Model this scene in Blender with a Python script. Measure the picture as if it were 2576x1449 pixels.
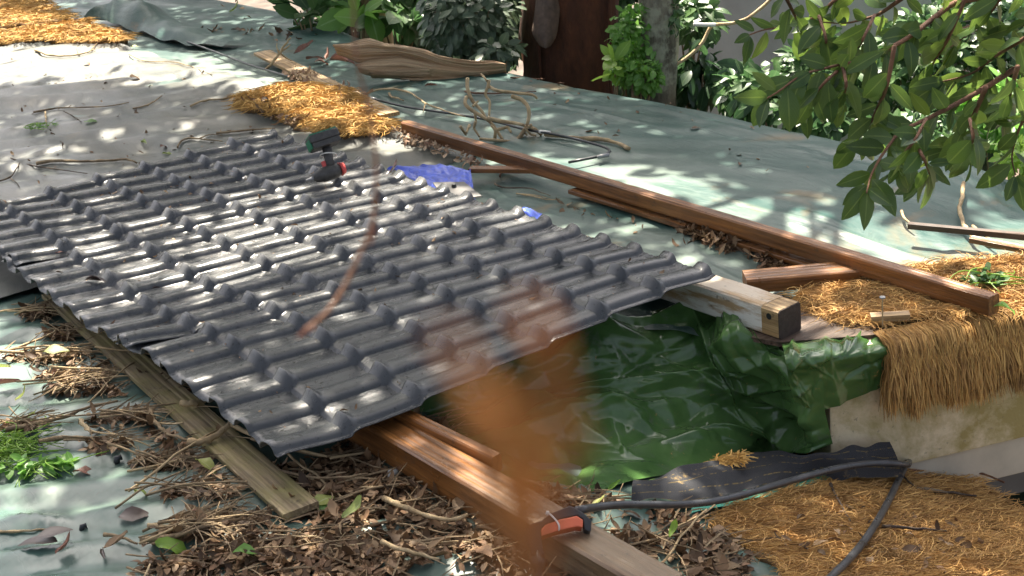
import bpy, bmesh, math, random
import numpy as np
from mathutils import Matrix, Vector, noise as mnoise

for _o in list(bpy.data.objects):
    bpy.data.objects.remove(_o, do_unlink=True)
SC = bpy.context.scene
COL = SC.collection
rng = np.random.default_rng(11)
random.seed(11)

# ------------------------------------------------------------------ camera, sky, sun, exposure
# Everything is laid out in roof coordinates: u along the ribs of the roofing sheets, v across them, z off the roof.
# TILT then turns the whole place so that gravity is straight down (the roof falls 6 degrees to the left).
CR = np.array([[0.795107, -0.598346, -0.09893], [-0.293541, -0.236946, -0.926116], [0.530696, 0.765401, -0.364037]])
CC = np.array([-1.26883, -2.98471, 1.5885])
CF = 2.717203
_x = Vector(CR[0])
_up = (Vector((0, 0, 1)) - _x * _x.z).normalized()
TILT = _up.rotation_difference(Vector((0, 0, 1))).to_matrix().to_4x4()

cam_data = bpy.data.cameras.new('camera')
cam = bpy.data.objects.new('camera', cam_data)
COL.objects.link(cam)
_m = Matrix((CR[0], -CR[1], -CR[2])).transposed().to_4x4()
_m.translation = Vector(CC)
cam.matrix_world = TILT @ _m
cam_data.sensor_width = 36.0
cam_data.lens = CF * 18.0
cam_data.clip_start = 0.02
cam_data.clip_end = 500
cam_data.dof.use_dof = True
cam_data.dof.focus_distance = 4.2
cam_data.dof.aperture_fstop = CF * 18.0 / 3.2
SC.camera = cam

SUN_ROOF = Vector((0.30, 0.50, 0.95)).normalized()          # towards the sun, roof coordinates
SUN = (TILT.to_3x3() @ SUN_ROOF).normalized()
world = bpy.data.worlds.new('World')
SC.world = world
world.use_nodes = True
_nt = world.node_tree
_bg = _nt.nodes['Background']
_sky = _nt.nodes.new('ShaderNodeTexSky')
_sky.sky_type = 'NISHITA'
_sky.sun_disc = False
_sky.air_density = 0.55
_sky.dust_density = 6.0
_sky.ozone_density = 0.0
_sky.sun_elevation = math.asin(SUN.z)
_sky.sun_rotation = math.atan2(SUN.x, SUN.y)
_hs = _nt.nodes.new('ShaderNodeHueSaturation')               # thin high haze: a paler blue
_hs.inputs['Saturation'].default_value = 0.58
_nt.links.new(_sky.outputs[0], _hs.inputs['Color'])
_nt.links.new(_hs.outputs[0], _bg.inputs[0])
_bg.inputs[1].default_value = 0.08
sun_data = bpy.data.lights.new('sun', 'SUN')
sun_data.energy = 5.0
sun_data.angle = math.radians(0.55)
sun_data.color = (1.0, 0.91, 0.77)
sun = bpy.data.objects.new('sun', sun_data)
COL.objects.link(sun)
sun.rotation_euler = SUN.to_track_quat('Z', 'Y').to_euler()
SC.view_settings.view_transform = 'Standard'
SC.view_settings.look = 'None'
SC.view_settings.gamma = 1.0
SC.view_settings.exposure = 2.2
SC.render.engine = 'CYCLES'
SC.cycles.max_bounces = 6
SC.cycles.transmission_bounces = 4
SC.cycles.caustics_reflective = False
SC.cycles.caustics_refractive = False
SC.cycles.use_denoising = True

# ------------------------------------------------------------------ helpers
def ray(x, y):
    return CR.T @ np.array([(x - 1288) / 1288 / CF, (y - 724.5) / 1288 / CF, 1.0])
def at(x, y, z):                       # where the line of sight through a photo point meets height z
    d = ray(x, y); s = (z - CC[2]) / d[2]
    return CC + s * d
def at_plane(x, y, P, n):
    d = ray(x, y); s = np.dot(np.array(P) - CC, n) / np.dot(d, n)
    return CC + s * d
def at_depth(x, y, s):
    return CC + s * ray(x, y)
def on(x, y, fn):                      # the same on a height field fn(u, v)
    z = -0.2
    for _ in range(16):
        p = at(x, y, z); z = min(.1, max(-.75, .4 * z + .6 * float(fn(p[0], p[1]))))
    return at(x, y, z)
def P(l, fn_or_z):
    return np.array([on(x, y, fn_or_z) if callable(fn_or_z) else at(x, y, fn_or_z) for x, y in l])

_H = rng.random((64, 64))
def vn(x, y):                          # smooth value noise, -1..1
    x = np.asarray(x, float); y = np.asarray(y, float)
    xi = np.floor(x).astype(int); yi = np.floor(y).astype(int)
    fx = x - xi; fy = y - yi
    fx = fx * fx * (3 - 2 * fx); fy = fy * fy * (3 - 2 * fy)
    a = _H[xi % 64, yi % 64]; b = _H[(xi + 1) % 64, yi % 64]; c = _H[xi % 64, (yi + 1) % 64]; d = _H[(xi + 1) % 64, (yi + 1) % 64]
    return 2 * (a + (b - a) * fx + (c - a) * fy + (a - b - c + d) * fx * fy) - 1
def ridge(x, y):
    return 1 - np.abs(vn(x, y))
def sstep(a, b, x):
    t = np.clip((np.asarray(x, float) - a) / (b - a), 0, 1)
    return t * t * (3 - 2 * t)

def link(name, me, parent=None, mat=None, smooth=True):
    o = bpy.data.objects.new(name, me)
    COL.objects.link(o)
    if parent is not None: o.parent = parent
    if mat is not None and not me.materials: me.materials.append(mat)
    if smooth and len(me.polygons) and not me.get('sm'):
        me.polygons.foreach_set('use_smooth', [True] * len(me.polygons)); me['sm'] = 1
    return o
def tag(o, label, cat=None, group=None, kind=None):
    if label: o['label'] = label
    if cat: o['category'] = cat
    if group: o['group'] = group
    if kind: o['kind'] = kind
    return o
def empty(name, loc=(0, 0, 0)):
    o = bpy.data.objects.new(name, None)
    o.empty_display_size = 0.05
    o.location = loc
    COL.objects.link(o)
    return o
def mesh_np(name, V, F, UV=None):
    V = np.ascontiguousarray(V, dtype=np.float32); F = np.ascontiguousarray(F, dtype=np.int32)
    me = bpy.data.meshes.new(name)
    n, k = F.shape
    me.vertices.add(len(V)); me.vertices.foreach_set('co', V.ravel())
    me.loops.add(n * k); me.loops.foreach_set('vertex_index', F.ravel())
    me.polygons.add(n); me.polygons.foreach_set('loop_start', np.arange(0, n * k, k, dtype=np.int32))
    if UV is not None:
        uvl = me.uv_layers.new(name='UVMap')
        uvl.data.foreach_set('uv', np.ascontiguousarray(UV, dtype=np.float32)[F.ravel()].ravel())
    me.update(calc_edges=True)
    return me
def grid_faces(nu, nv, off=0):
    i = np.arange(nu - 1)[:, None] * nv + np.arange(nv - 1)[None, :]
    i = i.ravel() + off
    return np.stack([i, i + nv, i + nv + 1, i + 1], 1)
def grid_mesh(name, X, Y, Z):
    nu, nv = X.shape
    V = np.stack([X, Y, Z], -1).reshape(-1, 3)
    U = np.stack(np.meshgrid(np.linspace(0, 1, nu), np.linspace(0, 1, nv), indexing='ij'), -1).reshape(-1, 2)
    return mesh_np(name, V, grid_faces(nu, nv), U)
class MB:                              # collects small pieces into one mesh
    def __init__(s): s.v = []; s.f = []
    def add(s, V, F):
        o = len(s.v); s.v += [tuple(map(float, p)) for p in V]; s.f += [tuple(int(i) + o for i in f) for f in F]; return s
    def tube(s, pts, rad, n=6, cap=True):
        pts = np.array(pts, float); m = len(pts)
        rad = np.broadcast_to(np.asarray(rad, float), (m,))
        T = np.gradient(pts, axis=0); T /= np.linalg.norm(T, axis=1)[:, None] + 1e-9
        a = np.array([0, 0, 1.0]) if abs(T[0][2]) < .9 else np.array([1.0, 0, 0])
        V = []
        x = np.cross(T[0], a); x /= np.linalg.norm(x)
        for i in range(m):
            x = x - T[i] * np.dot(x, T[i]); x /= np.linalg.norm(x) + 1e-9
            y = np.cross(T[i], x)
            for k in range(n):
                t = 2 * math.pi * k / n
                V.append(pts[i] + rad[i] * (math.cos(t) * x + math.sin(t) * y))
        F = [(i * n + k, i * n + (k + 1) % n, (i + 1) * n + (k + 1) % n, (i + 1) * n + k) for i in range(m - 1) for k in range(n)]
        if cap: F += [tuple(range(n))[::-1], tuple((m - 1) * n + k for k in range(n))]
        return s.add(V, F)
    def box(s, c, ax, ay, az):
        c, ax, ay, az = map(np.array, (c, ax, ay, az))
        V = [c + i * ax + j * ay + k * az for i in (-1, 1) for j in (-1, 1) for k in (-1, 1)]
        return s.add(V, [(0, 1, 3, 2), (4, 6, 7, 5), (0, 4, 5, 1), (2, 3, 7, 6), (0, 2, 6, 4), (1, 5, 7, 3)])
    def prism(s, poly, n, h):          # 3-D polygon pushed along n by h
        poly = np.array(poly); n = np.array(n, float); m = len(poly)
        V = list(poly) + list(poly + n * h)
        return s.add(V, [tuple(range(m)), tuple(range(2 * m - 1, m - 1, -1))] + [(i, m + i, m + (i + 1) % m, (i + 1) % m) for i in range(m)])
    def mesh(s, name, bevel=0, seg=2):
        me = bpy.data.meshes.new(name); me.from_pydata(s.v, [], s.f)
        bm = bmesh.new(); bm.from_mesh(me)
        bmesh.ops.recalc_face_normals(bm, faces=bm.faces)
        if bevel: bmesh.ops.bevel(bm, geom=list(bm.edges), offset=bevel, segments=seg, profile=.6, affect='EDGES', clamp_overlap=True)
        bm.to_mesh(me); bm.free()
        return me
    def build(s, name, mat, parent=None, bevel=0, smooth=False):
        return link(name, s.mesh(name, bevel), parent, mat, smooth)
def smooth_path(p, n):
    p = np.array(p, float)
    d = np.r_[0, np.cumsum(np.linalg.norm(np.diff(p, axis=0), axis=1))]
    t = np.linspace(0, d[-1], n)
    q = np.stack([np.interp(t, d, p[:, k]) for k in range(3)], 1)
    for _ in range(2):
        q[1:-1] = (q[:-2] + 2 * q[1:-1] + q[2:]) / 4
    return q
def inside(poly, x, y):
    poly = np.asarray(poly)[:, :2]; x = np.asarray(x); y = np.asarray(y)
    r = np.zeros(x.shape, bool); j = len(poly) - 1
    for i in range(len(poly)):
        xi, yi = poly[i]; xj, yj = poly[j]
        c = ((yi > y) != (yj > y)) & (x < (xj - xi) * (y - yi) / (yj - yi + 1e-12) + xi)
        r ^= c; j = i
    return r
def scatter(poly, n):                  # n random (u, v) inside a polygon
    poly = np.asarray(poly)[:, :2]; lo, hi = poly.min(0), poly.max(0); out = np.zeros((0, 2))
    for _ in range(60):
        if len(out) >= n: break
        q = lo + rng.random((4 * n + 50, 2)) * (hi - lo)
        out = np.r_[out, q[inside(poly, q[:, 0], q[:, 1])]]
    return out[:n]

# leaves: templates of one topology, instanced by numpy
def leaf_tpl(st, L, W, fold, curl, tip=1.0, wav=0.0, ph=0.0):
    st = np.array(st); n = len(st)
    w = W * .5 * np.sin(np.pi * np.clip(st, 0, 1) ** tip) ** .8
    w[0] = W * .03; w[-1] = W * .015
    V = []; U = []
    th = curl * st
    y = np.r_[0, np.cumsum(np.diff(st) * L * np.cos((th[1:] + th[:-1]) / 2))]
    z = np.r_[0, np.cumsum(np.diff(st) * L * -np.sin((th[1:] + th[:-1]) / 2))]
    for i in range(n):
        for k, sx in ((0, -1), (1, 0), (2, 1)):
            zz = z[i] + abs(sx) * w[i] * math.sin(fold) + wav * W * sx * math.sin(9 * st[i] + ph)
            V.append((sx * w[i] * math.cos(fold), y[i], zz)); U.append((.5 + .5 * sx, st[i]))
    return np.array(V), grid_faces(n, 3), np.array(U)
ST7 = [0, .08, .25, .45, .65, .85, 1]
ST5 = [0, .2, .5, .8, 1]
def tpl_set(st, items):
    r = [leaf_tpl(st, *a) for a in items]
    return np.stack([a[0] for a in r]), r[0][1], r[0][2]
TPL_DEAD = tpl_set(ST7, [(1, .5, .5, 1.2, .9, .12, 0), (1, .42, .8, -.9, .8, .1, 2), (1, .55, .2, .5, .9, .08, 1), (1, .4, 1.1, .3, .8, .1, 3), (1, .5, .35, 1.8, 1, .14, 4), (1, .48, .6, -1.5, .9, .1, 5)])
TPL_GREEN = tpl_set(ST7, [(1, .42, .22, .5, .85, .03, 0), (1, .46, .12, .8, .85, .02, 1), (1, .38, .35, .25, .8, .03, 2), (1, .5, .18, .4, .95, .02, 3)])
TPL_OVAL = tpl_set(ST7, [(1, .55, .15, .4, 1, .02, 0), (1, .5, .3, .2, 1, .03, 1), (1, .6, .1, .7, .95, .02, 2), (1, .5, .2, -.2, 1, .02, 3)])
TPL_LOW = tpl_set(ST5, [(1, .5, .2, .4, .9), (1, .55, .3, .6, .95), (1, .45, .1, .2, .9)])
def frames(d, nrm):                    # columns: x across, y along d, z roughly nrm
    d = d / (np.linalg.norm(d, axis=1)[:, None] + 1e-9)
    x = np.cross(d, nrm); x /= np.linalg.norm(x, axis=1)[:, None] + 1e-9
    return np.stack([x, d, np.cross(x, d)], -1)
def inst_mesh(name, tpl, T, M, size):
    tv, F, U = tpl; n = len(T); k = rng.integers(0, len(tv), n)
    V = np.einsum('nij,nvj->nvi', M, tv[k] * np.asarray(size).reshape(-1, 1, 1)) + T[:, None, :]
    nv = tv.shape[1]
    FF = (F[None] + (np.arange(n) * nv)[:, None, None]).reshape(-1, 4)
    return mesh_np(name, V.reshape(-1, 3), FF, np.tile(U, (n, 1)))
_tplme = {}
def tpl_mesh(key, tpl, k, mat):
    i = (key, k, mat.name)
    if i not in _tplme:
        me = mesh_np('leaf', tpl[0][k], tpl[1], tpl[2]); me.materials.append(mat); _tplme[i] = me
    return _tplme[i]
def leaf_obj(name, key, tpl, mat, T, M, size, parent=None):
    me = tpl_mesh(key, tpl, int(rng.integers(0, len(tpl[0]))), mat)
    o = link(name, me, parent)
    m = Matrix(M.tolist()).to_4x4() @ Matrix.Scale(float(size), 4)
    m.translation = Vector(T)
    o.matrix_world = m
    return o
def rand_dir(n, zlo=-1, zhi=1):
    a = rng.random(n) * 2 * np.pi; z = zlo + rng.random(n) * (zhi - zlo); r = np.sqrt(np.maximum(0, 1 - z * z))
    return np.stack([r * np.cos(a), r * np.sin(a), z], 1)

# ------------------------------------------------------------------ materials
class NT:
    def __init__(s, name):
        s.m = bpy.data.materials.new(name); s.m.use_nodes = True; s.t = s.m.node_tree; s.b = s.t.nodes['Principled BSDF']
        s.tc = None
    def new(s, ty, **kw):
        n = s.t.nodes.new(ty)
        for k, v in kw.items(): setattr(n, k, v)
        return n
    def put(s, sock, v):
        if hasattr(v, 'is_linked') or hasattr(v, 'links'): s.t.links.new(v, sock)
        elif isinstance(v, (tuple, list)): sock.default_value = tuple(v) + ((1.0,) if len(v) == 3 and len(sock.default_value) == 4 else ())
        else: sock.default_value = v
    def co(s, which='Object', scale=(1, 1, 1), rot=(0, 0, 0)):
        if s.tc is None: s.tc = s.new('ShaderNodeTexCoord')
        mp = s.new('ShaderNodeMapping'); s.t.links.new(s.tc.outputs[which], mp.inputs[0])
        mp.inputs['Scale'].default_value = scale; mp.inputs['Rotation'].default_value = rot
        return mp.outputs[0]
    def noise(s, vec, scale, detail=4, rough=.55, dist=0):
        n = s.new('ShaderNodeTexNoise'); s.put(n.inputs['Vector'], vec); n.inputs['Scale'].default_value = scale
        n.inputs['Detail'].default_value = detail; n.inputs['Roughness'].default_value = rough; n.inputs['Distortion'].default_value = dist
        return n.outputs['Fac']
    def wave(s, vec, scale, dist, detail=2, dscale=1.0, direction='Y'):
        n = s.new('ShaderNodeTexWave'); s.put(n.inputs['Vector'], vec); n.bands_direction = direction
        n.inputs['Scale'].default_value = scale; n.inputs['Distortion'].default_value = dist
        n.inputs['Detail'].default_value = detail; n.inputs['Detail Scale'].default_value = dscale
        return n.outputs['Fac']
    def ramp(s, fac, stops):
        r = s.new('ShaderNodeValToRGB'); s.put(r.inputs[0], fac); e = r.color_ramp.elements
        while len(e) < len(stops): e.new(.5)
        for el, (p, c) in zip(e, stops):
            el.position = p; el.color = (c, c, c, 1) if isinstance(c, (int, float)) else tuple(c) + (1,)
        return r.outputs[0]
    def mix(s, fac, a, b, mode='MIX'):
        n = s.new('ShaderNodeMix', data_type='RGBA', blend_type=mode)
        s.put(n.inputs[0], fac); s.put(n.inputs[6], a); s.put(n.inputs[7], b)
        return n.outputs[2]
    def math(s, op, a, b=0.0):
        n = s.new('ShaderNodeMath', operation=op); s.put(n.inputs[0], a); s.put(n.inputs[1], b); return n.outputs[0]
    def bump(s, h, strength=.5, dist=.01, normal=None):
        n = s.new('ShaderNodeBump'); n.inputs['Strength'].default_value = strength; n.inputs['Distance'].default_value = dist
        s.put(n.inputs['Height'], h)
        if normal is not None: s.put(n.inputs['Normal'], normal)
        return n.outputs[0]
    def rnd(s):                        # differs from piece to piece and from object to object
        g = s.new('ShaderNodeNewGeometry'); o = s.new('ShaderNodeObjectInfo')
        return s.math('FRACT', s.math('ADD', g.outputs['Random Per Island'], o.outputs['Random']))
    def out(s, color=None, rough=None, normal=None, spec=None, coat=None):
        if color is not None: s.put(s.b.inputs['Base Color'], color)
        if rough is not None: s.put(s.b.inputs['Roughness'], rough)
        if normal is not None: s.put(s.b.inputs['Normal'], normal)
        if spec is not None: s.put(s.b.inputs['Specular IOR Level'], spec)
        if coat is not None: s.put(s.b.inputs['Coat Weight'], coat)
        return s.m

def m_tarp(name, c1, c2, dust, dustamt, rough=.42, stain=None, crinkle=.3, lit_fade=None, spec=.4):
    n = NT(name); v = n.co(); vs = n.co(scale=(1, .35, 1), rot=(0, 0, .9))
    base = n.mix(n.ramp(n.noise(v, 1.6, 5), [(.35, 0), (.65, 1)]), c1, c2)
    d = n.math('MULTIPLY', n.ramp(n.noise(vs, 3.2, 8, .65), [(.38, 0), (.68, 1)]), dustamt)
    if lit_fade:                           # dust tint also paints light: sunlit band pale, shaded outer slope left dark
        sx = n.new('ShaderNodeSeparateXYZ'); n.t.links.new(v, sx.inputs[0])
        d = n.math('MULTIPLY', d, n.ramp(n.math('MULTIPLY', sx.outputs[0], .25), [(lit_fade[0] * .25, 1), (lit_fade[1] * .25, .12)]))
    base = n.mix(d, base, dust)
    if stain:
        base = n.mix(n.math('MULTIPLY', n.ramp(n.noise(v, 2.3, 6, .6, .6), [(.6, 0), (.72, 1)]), .7), base, stain)
    base = n.mix(n.math('MULTIPLY', n.ramp(n.noise(v, 60, 3), [(.62, 0), (.75, 1)]), .35), base, (.07, .06, .05))
    r = n.ramp(n.noise(vs, 4, 5), [(.3, rough - .14), (.7, rough + .2)])
    b = n.bump(n.noise(vs, 9, 6, .6, 1.0), crinkle, .02)
    return n.out(base, r, n.bump(n.noise(v, 60, 3), .08, .002, b), spec)
def m_wood(name, dark, light, moss=None, rough=.6, ring=1.0, weather=None):
    n = NT(name); v = n.co()
    vl = n.co(scale=(.9, 9, 9))
    w = n.wave(n.co(scale=(.35, 5, 5)), 2.6 * ring, 7.0, 3, .9, 'Y')
    w2 = n.noise(n.co(scale=(1.1, 42, 42)), 2.4, 6, .6, .6)
    w3 = n.noise(n.co(scale=(.5, 16, 16)), 2.0, 4, .6, 1.2)
    c = n.mix(n.ramp(w3, [(.32, 0), (.68, 1)]), dark, light)
    c = n.mix(n.math('MULTIPLY', n.ramp(w, [(.0, 1), (.30, 0)]), .7), c, tuple(x * .5 for x in dark))
    c = n.mix(n.math('MULTIPLY', n.ramp(w2, [(.40, 1), (.55, 0)]), .7), c, tuple(x * .5 for x in dark))
    c = n.mix(n.math('MULTIPLY', n.ramp(n.noise(vl, 1.2, 4), [(.45, 0), (.7, 1)]), .4), c, tuple(min(1, x * 1.25) for x in light))
    if weather:                        # the exposed end has gone grey
        sx = n.new('ShaderNodeSeparateXYZ'); n.t.links.new(v, sx.inputs[0])
        f = n.math('ADD', sx.outputs[0], n.math('MULTIPLY', n.noise(vl, 2.0, 3), .25))
        c = n.mix(n.ramp(f, [(.05, 0), (.32, .8)]), c, n.mix(w3, tuple(x * .45 for x in weather), weather))
    if moss: c = n.mix(n.ramp(n.noise(v, 6, 6, .7), [(.42, 0), (.62, .85)]), c, moss)
    c = n.mix(n.ramp(n.noise(vl, .9, 5, .7), [(.52, 0), (.66, .75)]), c, tuple(x * .35 for x in dark))
    c = n.mix(n.ramp(n.noise(v, 18, 6, .75), [(.6, 0), (.7, .7)]), c, (.03, .022, .016))
    h = n.math('ADD', n.math('MULTIPLY', w, .5), w2)
    return n.out(c, n.ramp(n.noise(v, 5, 3), [(.3, rough - .15), (.7, rough + .15)]), n.bump(h, .6, .005))
def m_leaf(name, cols, vein=None, rough=.45, trans=.35, spots=0.0, spec=.5):
    n = NT(name); r = n.rnd()
    k = len(cols); c = n.ramp(r, [(i / max(1, k - 1), cc) for i, cc in enumerate(cols)])
    uvx = n.new('ShaderNodeUVMap'); sp = n.new('ShaderNodeSeparateXYZ'); n.t.links.new(uvx.outputs[0], sp.inputs[0])
    ax = n.math('ABSOLUTE', n.math('SUBTRACT', sp.outputs[0], .5))
    if vein:
        mid = n.ramp(ax, [(.02, 1), (.055, 0)])
        c = n.mix(n.math('MULTIPLY', mid, .8), c, vein)
        sv = n.wave(n.co('UV', (0, 1, 0)), 7, 0, 0)
        sv = n.math('SINE', n.math('MULTIPLY', n.math('SUBTRACT', sp.outputs[1], n.math('MULTIPLY', ax, .8)), 60.0))
        c = n.mix(n.math('MULTIPLY', n.ramp(sv, [(.86, 0), (1, 1)]), .22), c, vein)
    if spots:
        c = n.mix(n.math('MULTIPLY', n.ramp(n.noise(n.co(), 40 if spots > 1 else 9, 4), [(.5, 0), (.7, 1)]), .6), c, tuple(x * .4 for x in cols[0]))
    n.out(c, rough, None, spec)
    if trans:
        tr = n.new('ShaderNodeBsdfTranslucent'); n.t.links.new(n.mix(.35, c, tuple(min(1, x * 2.2) for x in cols[-1])), tr.inputs[0])
        ms = n.new('ShaderNodeMixShader'); ms.inputs[0].default_value = trans
        n.t.links.new(n.b.outputs[0], ms.inputs[1]); n.t.links.new(tr.outputs[0], ms.inputs[2])
        n.t.links.new(ms.outputs[0], n.t.nodes['Material Output'].inputs[0])
    return n.m
def m_plain(name, c, rough=.5, var=.25, scale=12, bump=.15, spec=.5):
    n = NT(name); v = n.co()
    f = n.noise(v, scale, 5, .6)
    col = n.mix(n.ramp(f, [(.3, 0), (.7, 1)]), tuple(x * (1 - var) for x in c), tuple(min(1, x * (1 + var)) for x in c))
    return n.out(col, n.ramp(n.noise(v, scale * .7, 3), [(.3, max(.05, rough - .1)), (.7, rough + .1)]), n.bump(f, bump, .004), spec)
def m_fibre(name, cols, rough=.75):
    n = NT(name); r = n.rnd()
    c = n.ramp(r, [(i / (len(cols) - 1), cc) for i, cc in enumerate(cols)])
    c = n.mix(n.ramp(n.noise(n.co(), 7, 5, .7), [(.5, 0), (.7, .7)]), c, tuple(x * .5 for x in cols[0]))
    return n.out(c, rough, None, .25)

M = {}
M['tarp_left'] = m_tarp('tarp_grey', (.05, .062, .056), (.07, .083, .075), (.19, .165, .12), .5, .42, (.17, .12, .045))
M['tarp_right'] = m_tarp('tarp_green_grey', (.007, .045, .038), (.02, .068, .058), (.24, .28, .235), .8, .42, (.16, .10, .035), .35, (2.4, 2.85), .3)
M['tarp_front'] = m_tarp('tarp_teal', (.045, .098, .08), (.075, .13, .108), (.14, .14, .108), .5, .36, None, .03)
def _green():
    n = NT('tarp_dark_green'); v = n.co()
    c = n.mix(n.ramp(n.noise(v, 5, 4), [(.35, 0), (.7, 1)]), (.042, .10, .028), (.10, .19, .058))
    c = n.mix(n.ramp(n.noise(v, 13, 7, .7, .5), [(.56, 0), (.68, .6)]), c, (.10, .12, .09))
    c = n.mix(n.ramp(n.noise(v, 24, 8, .8), [(.63, 0), (.68, 1)]), c, (.33, .2, .07))
    return n.out(c, n.ramp(n.noise(v, 6, 5), [(.3, .10), (.7, .27)]), n.bump(n.noise(v, 14, 4, .5, 1.5), .2, .01))
M['green'] = _green()
M['blue'] = m_plain('blue_tarp', (.05, .10, .52), .35, .35, 25, .6)
def _tile():
    n = NT('dark_grey_roofing'); v = n.co()
    c = n.mix(n.ramp(n.noise(v, 3, 4), [(.3, 0), (.7, 1)]), (.036, .040, .042), (.062, .066, .069))
    dust = n.ramp(n.noise(n.co(scale=(.8, 1.2, 1)), 11, 9, .75), [(.42, 0), (.66, .7)])
    far = n.new('ShaderNodeSeparateXYZ'); n.t.links.new(v, far.inputs[0])
    dust = n.math('MULTIPLY', dust, n.ramp(n.math('MULTIPLY', far.outputs[1], .34), [(.10, .12), (.45, 1)]))
    c = n.mix(dust, c, (.20, .195, .185))
    c = n.mix(n.ramp(n.noise(v, 75, 3, .6), [(.6, 0), (.68, .8)]), c, (.02, .02, .02))
    r = n.ramp(n.noise(n.co(scale=(.7, 2, 1)), 9, 5), [(.3, .11), (.7, .32)])
    b = n.bump(n.noise(v, 330, 2), .6, .0012)
    return n.out(c, r, n.bump(n.noise(v, 7, 4), .07, .008, b), .5)
M['tile'] = _tile()
M['wood_brown'] = m_wood('wood_red_brown', (.13, .047, .012), (.35, .145, .038), None, .42)
M['wood_orange'] = m_wood('wood_wet_orange', (.19, .07, .018), (.44, .185, .05), None, .38)
M['wood_wet'] = m_wood('wood_wet_to_grey', (.17, .064, .018), (.42, .18, .05), None, .36, 1.0, (.30, .23, .15))
M['wood_grey'] = m_wood('wood_weathered', (.15, .11, .07), (.33, .255, .16), (.20, .19, .09), .7)
M['wood_moss'] = m_wood('wood_mossy', (.20, .145, .08), (.44, .34, .19), (.25, .22, .07), .75)
M['wood_pale'] = m_wood('wood_pale', (.36, .22, .09), (.55, .38, .19), None, .6)
M['wood_dark'] = m_wood('wood_dark', (.05, .03, .02), (.13, .08, .05), None, .7)
def _white():
    n = NT('peeling_white_paint'); v = n.co()
    w2 = n.noise(n.co(scale=(1.4, 30, 30)), 2.4, 6)
    wood = n.mix(w2, (.34, .21, .10), (.50, .36, .21))
    f = n.ramp(n.noise(n.co(scale=(1.2, 7, 7)), 2.6, 7, .7), [(.42, 0), (.53, 1)])
    sep = n.new('ShaderNodeSeparateXYZ'); g = n.new('ShaderNodeNewGeometry'); n.t.links.new(g.outputs['Normal'], sep.inputs[0])
    f = n.math('MULTIPLY', f, n.ramp(sep.outputs[2], [(.3, 1), (.8, .45)]))
    c = n.mix(f, wood, (.74, .71, .63))
    c = n.mix(n.ramp(n.noise(v, 30, 4), [(.64, 0), (.7, .6)]), c, (.12, .1, .08))
    return n.out(c, .6, n.bump(n.math('ADD', f, w2), .3, .003))
M['white_wood'] = _white()
def _wall():
    n = NT('stained_cream_render'); v = n.co()
    c = n.mix(n.noise(v, 4, 6), (.66, .54, .34), (.82, .71, .49))
    c = n.mix(n.ramp(n.noise(v, 3.2, 7, .7, .3), [(.42, 0), (.60, .85)]), c, (.30, .235, .055))
    c = n.mix(n.ramp(n.noise(v, 60, 3), [(.66, 0), (.72, .5)]), c, (.16, .14, .1))
    return n.out(c, .8, n.bump(n.noise(v, 90, 4), .35, .003))
M['wall'] = _wall()
M['wall_grey'] = m_plain('grey_render', (.52, .47, .36), .8, .12, 9, .2)
M['garden_wall'] = m_plain('pale_garden_wall', (.55, .54, .52), .8, .15, 3, .2)
M['coir_base'] = m_plain('coir_dark_base', (.13, .075, .03), .9, .5, 30, .8)
M['coir'] = m_fibre('coir_fibre', [(.20, .105, .04), (.46, .25, .075), (.66, .41, .14), (.38, .21, .08), (.58, .33, .10)])
M['coir_gold'] = m_fibre('coir_fibre_gold', [(.30, .155, .04), (.54, .30, .07), (.68, .43, .14), (.44, .25, .07)])
M['dead'] = m_leaf('dead_leaf', [(.05, .03, .016), (.14, .08, .04), (.27, .17, .09), (.08, .048, .026), (.40, .27, .15), (.21, .115, .06), (.11, .066, .036)], None, .6, .12, 1, .3)
M['dead_red'] = m_leaf('dead_leaf_reddish', [(.20, .08, .05), (.30, .14, .09), (.16, .07, .05)], None, .55, .15, 1)
M['yellow_leaf'] = m_leaf('yellow_green_leaf', [(.30, .33, .08), (.42, .42, .16), (.22, .30, .07)], (.45, .48, .25), .5, .25)
M['green_fresh'] = m_leaf('fresh_green_leaf', [(.07, .18, .025), (.12, .27, .04), (.18, .36, .07)], (.25, .4, .15), .45, .4)
M['green_ficus'] = m_leaf('glossy_green_leaf', [(.024, .062, .018), (.04, .092, .022), (.028, .075, .024), (.06, .12, .024), (.035, .085, .022), (.13, .19, .03)], (.17, .24, .06), .35, .42)
M['green_dark'] = m_leaf('dark_green_leaf', [(.02, .05, .02), (.03, .075, .03), (.05, .11, .04)], (.08, .14, .06), .35, .25)
M['green_mid'] = m_leaf('mid_green_leaf', [(.03, .075, .022), (.055, .125, .035), (.09, .18, .05), (.04, .09, .04)], (.15, .22, .09), .4, .35)
M['green_ivy'] = m_leaf('dull_ivy_leaf', [(.05, .085, .045), (.075, .12, .065), (.10, .14, .085)], (.14, .18, .11), .45, .2)
M['green_lime'] = m_leaf('lime_leaf', [(.14, .28, .03), (.22, .38, .05), (.30, .45, .08)], (.3, .45, .12), .4, .45)
def _bark(name, c1, c2, c3):
    n = NT(name); v = n.co(); vs = n.co(scale=(1, 1, .35))
    c = n.mix(n.ramp(n.noise(vs, 14, 6, .7), [(.35, 0), (.65, 1)]), c1, c2)
    c = n.mix(n.ramp(n.noise(v, 9, 5, .6), [(.5, 0), (.62, .8)]), c, c3)
    return n.out(c, .85, n.bump(n.noise(vs, 22, 6, .7), .8, .02))
M['bark'] = _bark('lichen_bark', (.06, .05, .035), (.24, .215, .155), (.36, .36, .26))
M['bark_red'] = _bark('dark_red_bark', (.05, .017, .008), (.115, .04, .017), (.07, .025, .012))
M['bark_tan'] = _bark('tan_bark', (.30, .19, .10), (.52, .37, .23), (.42, .28, .16))
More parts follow.
